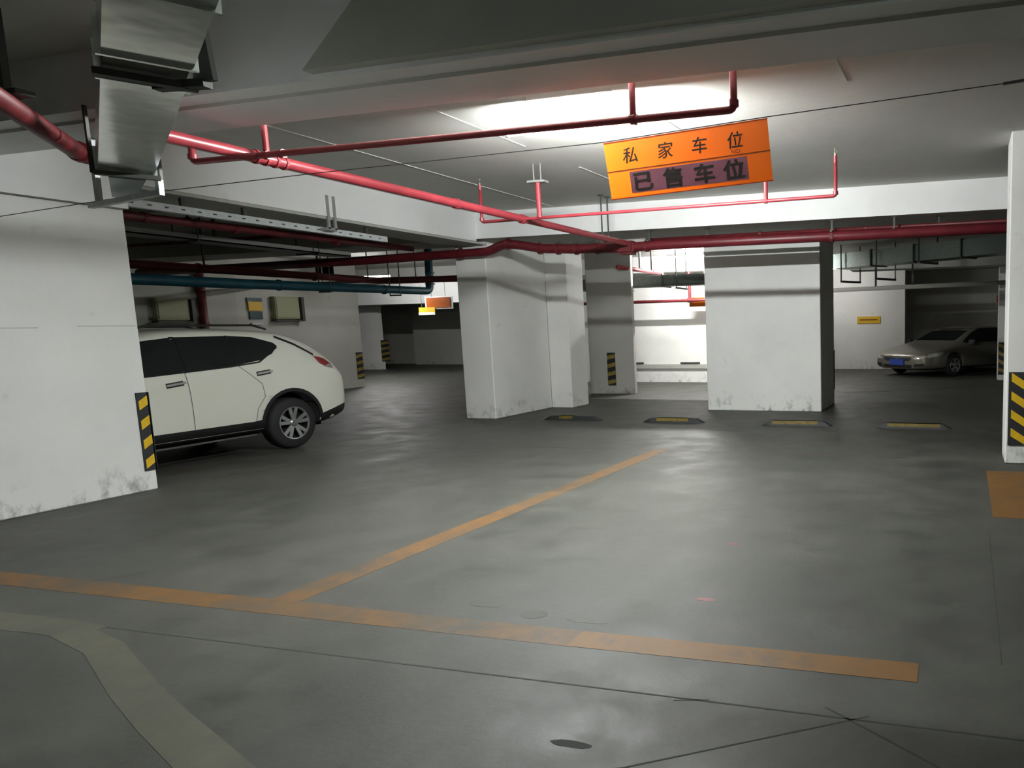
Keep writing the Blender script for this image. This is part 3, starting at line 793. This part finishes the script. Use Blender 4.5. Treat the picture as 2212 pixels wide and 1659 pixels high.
pt = panel('sticker', .135, .86, .555, .93, 0, .002, 'sign_patch', sg, 'mauve sticker on the lower board')

def text(body, u, v, size, parent, mat, bold=0.0, n=.003, sx=1.0, shear=0.0, heavy=0.0):
    cu = bpy.data.curves.new('txt', 'FONT'); cu.body = body; cu.size = 1.0
    cu.align_x = 'CENTER'; cu.align_y = 'CENTER'; cu.extrude = 0.004; cu.offset = bold; cu.shear = shear
    to = bpy.data.objects.new('txt', cu); COL.objects.link(to)
    bpy.context.view_layer.update()
    me = bpy.data.meshes.new_from_object(to.evaluated_get(bpy.context.evaluated_depsgraph_get()))
    bpy.data.objects.remove(to, do_unlink=True); bpy.data.curves.remove(cu)
    if not me.vertices: return None
    if heavy:      # thicken the strokes by laying shifted copies of the glyph together
        b2 = bmesh.new()
        for dx, dy in ((0, 0), (heavy, 0), (-heavy, 0), (0, heavy * .7), (0, -heavy * .7), (heavy * .7, heavy * .5), (-heavy * .7, -heavy * .5)):
            n0 = len(b2.verts); b2.from_mesh(me); b2.verts.ensure_lookup_table()
            for gv in list(b2.verts)[n0:]:
                gv.co.x += dx; gv.co.y += dy; gv.co.z += dx * .01 + dy * .013
        b2.to_mesh(me); b2.free()
    xs = [q.co.x for q in me.vertices]; ys = [q.co.y for q in me.vertices]
    cx = (min(xs) + max(xs)) / 2; cy = (min(ys) + max(ys)) / 2
    c = S(u, v, n); ex = (TR - TL).normalized(); ey = ex.cross(-nrm).normalized()
    if ey.z < 0: ey = -ey
    for q in me.vertices:
        x, y, z = q.co; q.co = c + ex * ((x - cx) * size * sx) + ey * ((y - cy) * size) + nrm * (z * .2)
    me.name = 'lettering'; me.materials.clear(); me.materials.append(MT[mat])
    o = bpy.data.objects.new('lettering', me); COL.objects.link(o); o.parent = parent
    o.matrix_parent_inverse = parent.matrix_world.inverted() if parent.type == 'EMPTY' else Matrix.Identity(4)
    return o
for ch, u in zip('私家车位', (.155, .375, .585, .80)):
    text(ch, u, .27, .125, up, 'ink', .0, shear=.12, sx=1.0, heavy=.012)
text('NO:', .80, .455, .042, up, 'brown_ink', .0)
for ch, u in zip('已售车位', (.215, .40, .595, .775)):
    text(ch, u, .745, .150, pt, 'ink', .0, n=.004, sx=1.1, heavy=.034)

t = thing('suspension_cable', 'thin black wire stretched across the bay carrying the orange sign', 'cable', (-4, 5.6, 3.1))
bm = bmesh.new()
pts = [Vector((-8.275, 4.43, 2.683)), Vector((-6.64, 4.596, 2.818)), Vector((-5.02, 4.76, 2.900)), TL + Vector((0, 0, .008)), TR + Vector((0, 0, .008)), Vector((.36, 5.307, 3.233)), Vector((6.5, 5.93, 3.65))]
for a, b in zip(pts, pts[1:]): cyl(bm, a, b, .0035, 6)
link('wire', bm, 'cable', t)
bm = bmesh.new(); box(bm, 6.4, 6.6, 5.88, 5.98, 3.625, 3.65); link('ceiling_anchor', bm, 'iron', t)
bm = bmesh.new(); bar(bm, (.23, 5.292, 3.222), (.46, 5.318, 3.245), .02, .016); link('wire_clamp', bm, 'iron', t)

# ------------------------------------------------------------------ corner guards
def guard(label, o, ux, L, z0, z1, nrm_, n, tilt, group=None, wrap=0.0, cheap=False):
    """black rubber guard with slanted yellow blocks. o = bottom corner on the wall, ux = direction along the wall"""
    o = Vector(o); ux = Vector(ux); nv = Vector(nrm_)
    t = thing('corner_guard', label, 'corner guard', tuple(o), group=group)
    def pr(pts, d0, d1):
        bm = bmesh.new()
        A_ = [bm.verts.new(o + ux * p[0] + Vector((0, 0, p[1])) + nv * d0) for p in pts]
        B_ = [bm.verts.new(o + ux * p[0] + Vector((0, 0, p[1])) + nv * d1) for p in pts]
        bm.faces.new(A_); bm.faces.new(B_[::-1])
        for i in range(len(pts)): bm.faces.new((A_[i], B_[i], B_[(i + 1) % len(pts)], A_[(i + 1) % len(pts)]))
        return bm
    H = z1 - z0
    bm = pr([(0, 0), (L, 0), (L, H), (0, H)], .001, .012)
    if wrap:
        a = o + ux * (L - .012) + nv * .012; b = a - nv * (wrap + .012)
        m = min(a.x, b.x) ; 
        xs = sorted((a.x, (b + ux * .02).x)); ys = sorted((a.y, (b + ux * .02).y))
        box(bm, xs[0], xs[1], ys[0], ys[1], o.z, o.z + H)
    link('backing', bm, 'black', t)
    p = H / n; m0 = L * .14 if not cheap else 0; m1 = L * .88 if not cheap else L
    for k in range(n):
        zb = p * (k + .24); h = p * .46
        q = [(m0, zb - tilt / 2), (m1, zb + tilt / 2), (m1, zb + h + tilt / 2), (m0, zb + h - tilt / 2)]
        link('yellow_stripe', pr([(a, max(.004, min(H - .004, b))) for a, b in q], .012, .0145), 'yellow' if not cheap else 'dull_yellow', t)
    return t
guard('black and yellow corner guard on the nearest left column', (-8.28, 5.315, .215), (0, 1, 0), .112, 0, .82, (1, 0, 0), 4, .055, wrap=.1)
guard('black and yellow guard on the front of the right edge column', (.485, 8.30, .215), (1, 0, 0), .22, 0, .83, (0, -1, 0), 4, -.11)
guard('black and yellow guard on the shaded column behind the middle one', (-8.60, 15.90, .21), (1, 0, 0), .22, 0, .82, (0, -1, 0), 4, .05, cheap=True)
guard('narrow guard on the corner of the wall behind the white car', (-17.7, 17.30, .25), (0, 1, 0), .24, 0, .80, (1, 0, 0), 4, .05, cheap=True)
guard('faint guard on the far pier corner beyond the shaded wall', (-25.2, 26.02, .35), (0, 1, 0), .45, 0, .95, (1, 0, 0), 4, .05, cheap=True)
guard('black and yellow guard beside the rear of the grey sedan', (.91, 20.60, .15), (1, 0, 0), .25, 0, .9, (0, -1, 0), 4, -.12, cheap=True)
guard('dark guard edge on the far side of the broad column', (-2.58, 14.20, .30), (0, 1, 0), .05, 0, .8, (1, 0, 0), 4, .02, cheap=True)

# ------------------------------------------------------------------ wheel stops
def stop(cx, cy, L, label, paint):
    t = thing('wheel_stop', label, 'wheel stop', (cx, cy, 0), group='wheel stops along the back of the bays')
    bm = bmesh.new()
    pr = [(-.075, 0), (.075, 0), (.045, .075), (-.045, .075)]
    e = .13
    def ring(x, k):
        return [bm.verts.new((cx + x, cy + a * (1 if k > .6 else .9), b * k)) for a, b in pr]
    rs = [ring(-L / 2, .12), ring(-L / 2 + e, 1), ring(L / 2 - e, 1), ring(L / 2, .12)]
    for A_, B_ in zip(rs, rs[1:]):
        for i in range(4): bm.faces.new((A_[i], A_[(i + 1) % 4], B_[(i + 1) % 4], B_[i]))
    bm.faces.new(rs[0][::-1]); bm.faces.new(rs[-1])
    link('body', bm, 'black', t)
    bm = bmesh.new()
    a0, a1 = paint
    v = [bm.verts.new(p) for p in ((cx + a0, cy - .066, .028), (cx + a1, cy - .066, .028), (cx + a1, cy - .048, .079), (cx + a0, cy - .048, .079), (cx + a1, cy + .04, .079), (cx + a0, cy + .04, .079))]
    bm.faces.new((v[0], v[1], v[2], v[3])); bm.faces.new((v[3], v[2], v[4], v[5]))
    r = bmesh.ops.solidify(bm, geom=bm.faces[:], thickness=.003)
    link('yellow_band', bm, 'dull_yellow', t)
    return t
stop(-6.77, 11.17, 1.12, 'leftmost wheel stop, mostly bare, at the middle column foot', (-.25, .02))
stop(-4.80, 11.10, 1.10, 'second wheel stop from the left, worn, before the gap', (-.30, .28))
stop(-2.62, 11.03, 1.14, 'third wheel stop, in front of the broad white column', (-.40, .36))
stop(-0.745, 10.95, 1.12, 'rightmost wheel stop with the full yellow band', (-.40, .40))

# ------------------------------------------------------------------ vehicles
def car_body(table, wheels_x, arch_r, wheel_z, halfw, scale):
    """lofted body shell; table rows: x, w, zb, zbelt, wb, zr, wr, zc"""
    bm = bmesh.new(); rows = []
    for (x, w, zb, zm, wb, zr, wr, zc) in table:
        zmid = zb + (zm - zb) * .45
        pts = [(0, zb), (w * .55, zb), (w * .93, zb + .03), (w * .985, zb + .12), (w, zmid), (w * .99, zm - .07), (wb, zm), (wb * .7 + wr * .3, zm + (zr - zm) * .33),
               (wb * .30 + wr * .70, zm + (zr - zm) * .74), (wr, zr), (wr * .82, zr + (zc - zr) * .55), (wr * .45, zr + (zc - zr) * .9), (0, zc)]
        rows.append([Vector((x, a, b)) for a, b in pts])
    n = len(rows[0])
    grid = []
    for r in rows:
        full = [Vector((p.x, p.y, p.z)) for p in r] + [Vector((p.x, -p.y, p.z)) for p in r[1:-1][::-1]]
        grid.append([bm.verts.new((p.x * scale[0], p.y * scale[1], p.z * scale[2])) for p in full])
    m = len(grid[0])
    for A_, B_ in zip(grid, grid[1:]):
        for i in range(m): bm.faces.new((A_[i], A_[(i + 1) % m], B_[(i + 1) % m], B_[i]))
    bm.faces.new(grid[0][::-1]); bm.faces.new(grid[-1])
    bmesh.ops.recalc_face_normals(bm, faces=bm.faces[:])
    me = bpy.data.meshes.new('body'); bm.to_mesh(me); bm.free()
    o = bpy.data.objects.new('body', me); COL.objects.link(o)
    s = o.modifiers.new('s', 'SUBSURF'); s.levels = 2; s.render_levels = 2
    cb = bmesh.new()
    for wx in wheels_x:
        for sgn in (-1, 1):
            cyl(cb, (wx, sgn * (halfw - .30), wheel_z), (wx, sgn * (halfw + .2), wheel_z), arch_r, 40)
    bmesh.ops.recalc_face_normals(cb, faces=cb.faces[:])
    cm = bpy.data.meshes.new('cut'); cb.to_mesh(cm); cb.free()
    co = bpy.data.objects.new('cut', cm); COL.objects.link(co)
    # full shell (before the arches are cut) for projecting panels
    bpy.context.view_layer.update()
    dg = bpy.context.evaluated_depsgraph_get()
    full = bpy.data.meshes.new_from_object(o.evaluated_get(dg))
    tb = bmesh.new(); tb.from_mesh(full); bvh = BVHTree.FromBMesh(tb); tb.free()
    bo = o.modifiers.new('b', 'BOOLEAN'); bo.operation = 'DIFFERENCE'; bo.object = co; bo.solver = 'EXACT'
    bpy.context.view_layer.update()
    dg = bpy.context.evaluated_depsgraph_get()
    fin = bpy.data.meshes.new_from_object(o.evaluated_get(dg))
    bpy.data.objects.remove(o, do_unlink=True); bpy.data.objects.remove(co, do_unlink=True)
    return fin, bvh

def decal(name, poly, bvh, direction, mat, parent, off=.004, step=.07, label=None, th=.0):
    """panel whose outline poly is pressed onto the shell. direction: 'L' (from +y), 'R', 'F' (from +x), 'B', 'T'"""
    bm = bmesh.new()
    def up3(p):
        if direction in 'LR': return Vector((p[0], 0, p[1]))
        if direction in 'FB': return Vector((0, p[0], p[1]))
        return Vector((p[0], p[1], 0))
    bm.faces.new([bm.verts.new(up3(p)) for p in poly])
    us = [p[0] for p in poly]; vs = [p[1] for p in poly]
    ax = {'L': (Vector((1, 0, 0)), Vector((0, 0, 1))), 'F': (Vector((0, 1, 0)), Vector((0, 0, 1))), 'T': (Vector((1, 0, 0)), Vector((0, 1, 0)))}
    a1, a2 = ax['L' if direction in 'LR' else 'F' if direction in 'FB' else 'T']
    for a, lo_, hi_ in ((a1, min(us), max(us)), (a2, min(vs), max(vs))):
        k = lo_ + step
        while k < hi_ - step * .3:
            bmesh.ops.bisect_plane(bm, geom=bm.verts[:] + bm.edges[:] + bm.faces[:], plane_co=a * k, plane_no=a)
            k += step
    bmesh.ops.triangulate(bm, faces=bm.faces[:])
    D_ = {'L': Vector((0, -1, 0)), 'R': Vector((0, 1, 0)), 'F': Vector((-1, 0, 0)), 'B': Vector((1, 0, 0)), 'T': Vector((0, 0, -1))}[direction]
    for v in bm.verts:
        org = v.co - D_ * 5
        loc, no, idx, dist = bvh.ray_cast(org, D_)
        if loc is None:
            loc, no, idx, dist = bvh.find_nearest(v.co - D_ * 1.0)
            v.co = loc - D_ * off
        else: v.co = loc - D_ * off
    if th:
        bmesh.ops.solidify(bm, geom=bm.faces[:], thickness=th)
    return link(name, bm, mat, parent, label, smooth=(th == 0), local=True)

def seam(poly_line, w, bvh, direction, parent, mat='seamline', name='panel_gap'):
    out = []
    P_ = [Vector((p[0], p[1])) for p in poly_line]
    for i, p in enumerate(P_):
        d = (P_[min(i + 1, len(P_) - 1)] - P_[max(i - 1, 0)]).normalized(); n_ = Vector((-d.y, d.x))
        out.append((p + n_ * w / 2, p - n_ * w / 2))
    poly = [tuple(a) for a, b in out] + [tuple(b) for a, b in out[::-1]]
    return decal(name, poly, bvh, direction, mat, parent, off=.003, step=.09)

def wheel(x, side, y, z, R, W_, parent, rim_r, spokes=10):
    """wheel > rim, hub_cap; axis across the car"""
    s = side
    bm = bmesh.new()
    prof = [(0.0, rim_r * .985), (0.0, rim_r * 1.04), (-.006, R * .90), (-.03, R * .985), (-.06, R), (-W_ + .05, R), (-W_ + .02, R * .97), (-W_, R * .88), (-W_, rim_r)]
    lathe(bm, [(-a, b) for a, b in prof], ((x, y, z), (x, y - s * 1.0, z)), 48)
    w = link('wheel', bm, 'tire', parent, smooth=True, local=True)
    bm = bmesh.new()
    lathe(bm, [(.004, rim_r), (.0, rim_r * .97), (.012, rim_r * .92), (.10, rim_r * .90), (.12, 0.001)], ((x, y, z), (x, y - s * 1.0, z)), 40)
    r_ = link('rim_barrel', bm, 'well', w, smooth=False, local=True)
    bm = bmesh.new()
    lathe(bm, [(.002, rim_r * 1.0), (-.004, rim_r * .985), (-.002, rim_r * .93), (.014, rim_r * .90)], ((x, y, z), (x, y - s * 1.0, z)), 40)
    for k in range(spokes):
        pair = k // 2; a = 2 * math.pi * pair / (spokes / 2) + (.30 if k % 2 else -.30) * .75 + .3
        ca, sa = math.cos(a), math.sin(a)
        ai = 2 * math.pi * pair / (spokes / 2) + (.12 if k % 2 else -.12) + .3
        ci, si = math.cos(ai), math.sin(ai)
        tw = .020 * rim_r / .23
        vs = []
        for (cc, ss, rr, dep, ww) in ((ci, si, rim_r * .16, .012, tw * 1.1), (ca, sa, rim_r * .95, .002, tw * 1.25)):
            for e in (-1, 1):
                for dp in (0, .02):
                    vs.append(bm.verts.new((x + cc * rr - ss * ww * e, y - s * (dep + dp) + 0.0, z + ss * rr + cc * ww * e)))
        for f in ((0, 1, 3, 2), (4, 6, 7, 5), (0, 4, 5, 1), (2, 3, 7, 6), (0, 2, 6, 4), (1, 5, 7, 3)): bm.faces.new([vs[i] for i in f])
    link('rim_spokes', bm, 'alloy', w, local=True)
    bm = bmesh.new(); cyl(bm, (x, y - s * .02, z), (x, y + s * .004, z), rim_r * .2, 20); link('hub_cap', bm, 'chrome', w, local=True)
    return w

# white SUV: local x forward; faces -Y in the world
suv = thing('car', 'white SUV parked behind the nearest left column', 'car', (-10.11, 6.46, 0), -math.pi / 2)
T = [(-2.42, .56, .50, .90, .54, .96, .46, .97), (-2.40, .80, .42, .96, .76, 1.06, .64, 1.08), (-2.28, .88, .34, 1.05, .84, 1.20, .68, 1.23), (-2.02, .905, .28, 1.16, .87, 1.38, .70, 1.42),
     (-1.78, .91, .26, 1.22, .88, 1.52, .70, 1.57), (-1.52, .91, .26, 1.23, .88, 1.615, .70, 1.66), (-1.2, .91, .26, 1.20, .88, 1.65, .70, 1.70), (-.6, .91, .26, 1.16, .88, 1.665, .71, 1.72), (0, .91, .26, 1.13, .88, 1.66, .71, 1.72),
     (.4, .91, .26, 1.11, .88, 1.60, .70, 1.66), (.8, .91, .26, 1.09, .87, 1.36, .70, 1.42), (1.12, .91, .26, 1.06, .87, 1.14, .74, 1.17), (1.5, .91, .26, 1.0, .86, 1.06, .72, 1.09), (1.95, .89, .28, .93, .83, .99, .66, 1.02),
     (2.2, .80, .32, .85, .72, .90, .56, .92), (2.30, .62, .40, .78, .56, .82, .44, .83)]
fin, bvh = car_body(T, (-1.40, 1.30), .435, .38, .91, (1, 1, 1))
fin.materials.clear(); fin.materials.append(MT['suv_paint'])
for p in fin.polygons: p.use_smooth = True
bd = bpy.data.objects.new('body', fin); COL.objects.link(bd); bd.parent = suv
# black inside the arches
for p in fin.polygons:
    pass
fin.materials.append(MT['well'])
for p in fin.polygons:
    c = p.center
    for wx in (-1.40, 1.30):
        if c.z < .345: p.material_index = 1
        if math.hypot(c.x - wx, c.z - .38) < .437 and abs(c.y) < .90 and abs(c.y) > .5:
            if p.normal.y * (1 if c.y > 0 else -1) < .6 or abs(c.y) < .75: p.material_index = 1
for sd in 'LR':
    win1 = [(-1.34, 1.455), (-1.30, 1.50), (-1.02, 1.585), (-.70, 1.605), (-.70, 1.225), (-1.02, 1.27), (-1.22, 1.35)]
    decal('rear_quarter_window', win1, bvh, sd, 'glass', suv, .006)
    decal('rear_door_window', [(-.67, 1.605), (-.05, 1.60), (-.05, 1.165), (-.67, 1.22)], bvh, sd, 'glass', suv, .006)
    decal('front_door_window', [(.0, 1.595), (.30, 1.56), (.62, 1.40), (.88, 1.20), (.90, 1.13), (.0, 1.16)], bvh, sd, 'glass', suv, .006)
    seam([(-.685, 1.61), (-.685, 1.215)], .03, bvh, sd, suv, 'glass', 'window_pillar')
    seam([(-.025, 1.605), (-.025, 1.16)], .055, bvh, sd, suv, 'glass', 'window_pillar')
    seam([(-1.33, 1.44), (-1.0, 1.245), (-.6, 1.205), (.9, 1.115)], .022, bvh, sd, suv, 'plastic', 'window_trim')
    seam([(-.03, 1.16), (-.05, .9), (-.06, .46)], .008, bvh, sd, suv)
    seam([(-.70, 1.21), (-.98, .95), (-1.0, .78), (-.88, .62), (-.85, .46)], .008, bvh, sd, suv)
    decal('sill_cladding', [(-.98, .47), (-.8, .455), (1.0, .45), (.86, .28), (-.95, .28)], bvh, sd, 'plastic', suv, .010)
    decal('rear_bumper_cladding', [(-1.84, .44), (-2.3, .56), (-2.32, .44), (-1.86, .28)], bvh, sd, 'plastic', suv, .008)
    bm = bmesh.new(); q = .93 if sd == 'L' else -.93; bar(bm, (-.80, q, .285), (1.0, q, .275), .018, .022); link('sill_trim', bm, 'chrome', suv, local=True)
    for hx, hz in ((-1.03, 1.10), (.10, 1.03)):
        seam([(hx - .09, hz + .012), (hx + .11, hz - .012)], .06, bvh, sd, suv, 'plastic', 'handle_recess')
        s_ = 1 if sd == 'L' else -1
        loc, no, i_, d_ = bvh.ray_cast(Vector((hx, s_ * 5, hz)), Vector((0, -s_, 0)))
        bm = bmesh.new(); bar(bm, (hx - .10, loc.y + s_ * .022, hz + .018), (hx + .11, loc.y + s_ * .022, hz - .008), .016, .026)
        link('door_handle', bm, 'clear', suv, local=True)
    # arch lips
    for wx in (-1.40, 1.30):
        pts = [(wx + math.cos(a) * .455, .38 + math.sin(a) * .455) for a in [math.radians(q) for q in range(-8, 190, 11)]]
        seam(pts, .05, bvh, sd, suv, 'plastic', 'arch_cladding')
    decal('tail_lamp', [(-1.86, 1.295), (-1.90, 1.19), (-2.0, 1.13), (-2.14, 1.10), (-2.15, 1.17), (-2.05, 1.25)], bvh, sd, 'tail', suv, .010, .04)
    decal('lamp_lens', [(-1.98, 1.14), (-2.12, 1.105), (-2.16, 1.13), (-2.10, 1.17)], bvh, sd, 'clear', suv, .014, .04)
    seam([(-1.36, 1.585), (-1.62, 1.47), (-1.88, 1.31)], .035, bvh, sd, suv, 'plastic', 'hatch_edge')
decal('windscreen', [(-.60, 1.20), (.60, 1.20), (.56, 1.55), (-.56, 1.55)], bvh, 'F', 'glass', suv, .008)
decal('rear_window', [(-.55, 1.28), (.55, 1.28), (.52, 1.50), (-.52, 1.50)], bvh, 'B', 'glass', suv, .008)
decal('grille', [(-.5, .62), (.5, .62), (.45, .82), (-.45, .82)], bvh, 'F', 'plastic', suv, .008)
for s_ in (-1, 1):
    bm = bmesh.new(); tube(bm, [(.30, s_ * .60, 1.70), (.15, s_ * .60, 1.745), (-1.15, s_ * .60, 1.745), (-1.35, s_ * .60, 1.69)], .014, 8)
    link('roof_rail', bm, 'plastic', suv, local=True, smooth=True)
    bm = bmesh.new(); box(bm, .86, 1.02, s_ * .9 - .0 if s_ > 0 else -1.06, 1.06 if s_ > 0 else -.9, 1.08, 1.22)
    bmesh.ops.bevel(bm, geom=bm.edges[:], offset=.03, segments=2, affect='EDGES'); link('wing_mirror', bm, 'suv_paint', suv, local=True)
for wx in (-1.40, 1.30):
    for s_ in (-1, 1): wheel(wx, s_, s_ * .90, .36, .36, .22, suv, .235)
bm = bmesh.new(); box(bm, -2.0, 2.0, -.7, .7, .26, .34); link('underbody', bm, 'well', suv, local=True)

# grey sedan, far right
ANG = math.radians(40)
hd = Vector((-math.sin(ANG), -math.cos(ANG), 0))
FC = Vector((-2.0, 21.9, 0)); SL, SW, SH = 1.28, 1.34, 1.05
ctr = FC - hd * 2.35 * SL
sed = thing('car', 'grey sedan with a blue number plate parked far off at the right', 'car', tuple(ctr), math.atan2(hd.y, hd.x))
T = [(-2.35, .60, .45, .85, .58, .98, .50, .99), (-2.25, .82, .30, .92, .80, 1.04, .66, 1.06), (-1.9, .90, .22, .95, .86, 1.08, .66, 1.11), (-1.5, .92, .20, .96, .88, 1.20, .60, 1.23), (-1.0, .92, .20, .95, .88, 1.36, .58, 1.40),
     (-.3, .92, .20, .93, .88, 1.42, .60, 1.46), (.2, .92, .20, .92, .88, 1.40, .60, 1.44), (.6, .92, .20, .90, .87, 1.26, .62, 1.30), (1.0, .92, .20, .88, .87, 1.02, .68, 1.04), (1.35, .92, .20, .85, .86, .92, .68, .95),
     (1.8, .91, .20, .78, .83, .84, .64, .87), (2.12, .86, .20, .70, .78, .755, .58, .77), (2.28, .76, .22, .62, .70, .67, .52, .68), (2.36, .60, .26, .54, .56, .58, .44, .59)]
fin, bvh2 = car_body(T, (-1.40 * SL, 1.38 * SL), .375, .36, .92 * SW, (SL, SW, SH))
fin.materials.clear(); fin.materials.append(MT['sedan_paint'])
for p in fin.polygons: p.use_smooth = True
bd2 = bpy.data.objects.new('body', fin); COL.objects.link(bd2); bd2.parent = sed
def sc(pts, dr):
    k = SL if dr in 'LR' else SW
    return [(a * k, b * SH) for a, b in pts]
for sd in 'LR':
    decal('side_window', sc([(-1.35, 1.08), (-1.05, 1.26), (-.5, 1.37), (.2, 1.36), (.55, 1.22), (.95, .98), (.9, .95), (-1.3, .985)], sd), bvh2, sd, 'glass', sed, .008)
    decal('headlamp_side', sc([(2.20, .56), (2.16, .66), (1.85, .72), (1.72, .72), (1.85, .62)], sd), bvh2, sd, 'clear', sed, .008, .05)
    seam(sc([(.75, .93), (.72, .3)], sd), .012, bvh2, sd, sed)
    seam(sc([(-.3, .94), (-.32, .3)], sd), .012, bvh2, sd, sed)
decal('windscreen', sc([(-.62, 1.02), (.62, 1.02), (.54, 1.36), (-.54, 1.36)], 'F'), bvh2, 'F', 'glass', sed, .008)
decal('rear_window', sc([(-.55, 1.14), (.55, 1.14), (.48, 1.34), (-.48, 1.34)], 'B'), bvh2, 'B', 'glass', sed, .008)
for s_ in (-1, 1):
    g = sc([(s_ * .04, .555), (s_ * .40, .575), (s_ * .44, .535), (s_ * .36, .46), (s_ * .06, .46)], 'F')
    decal('grille', g, bvh2, 'F', 'plastic', sed, .010, .06)
    decal('headlamp', sc([(s_ * .48, .555), (s_ * .72, .625), (s_ * .80, .61), (s_ * .74, .54), (s_ * .52, .51)], 'F'), bvh2, 'F', 'clear', sed, .008, .06)
    decal('fog_intake', sc([(s_ * .50, .30), (s_ * .76, .33), (s_ * .74, .40), (s_ * .52, .385)], 'F'), bvh2, 'F', 'plastic', sed, .008, .06)
    bm = bmesh.new(); box(bm, .80 * SL, .93 * SL, s_ * .9 * SW if s_ > 0 else -1.08 * SW, 1.08 * SW if s_ > 0 else -.9 * SW, .96, 1.09)
    bmesh.ops.bevel(bm, geom=bm.edges[:], offset=.03, segments=2, affect='EDGES'); link('wing_mirror', bm, 'plastic', sed, local=True)
decal('lower_intake', sc([(-.42, .27), (.42, .27), (.46, .36), (-.46, .36)], 'F'), bvh2, 'F', 'plastic', sed, .009, .06)
seam(sc([(-.44, .59), (0, .60), (.44, .59)], 'F'), .02, bvh2, 'F', sed, 'chrome', 'grille_trim')
xf = 2.36 * SL + .02
bm = bmesh.new(); box(bm, xf - .03, xf, -.30, .30, .36, .54); link('number_plate', bm, 'plate_blue', sed, local=True)
bm = bmesh.new(); cyl(bm, (xf - .04, 0, .60), (xf, 0, .60), .05, 16); link('badge', bm, 'chrome', sed, local=True)
for wx in (-1.40 * SL, 1.38 * SL):
    for s_ in (-1, 1): wheel(wx, s_, s_ * .91 * SW, .34, .34, .22, sed, .22)
bm = bmesh.new(); box(bm, -2.0 * SL, 2.0 * SL, -.7, .7, .19, .30); link('underbody', bm, 'well', sed, local=True)
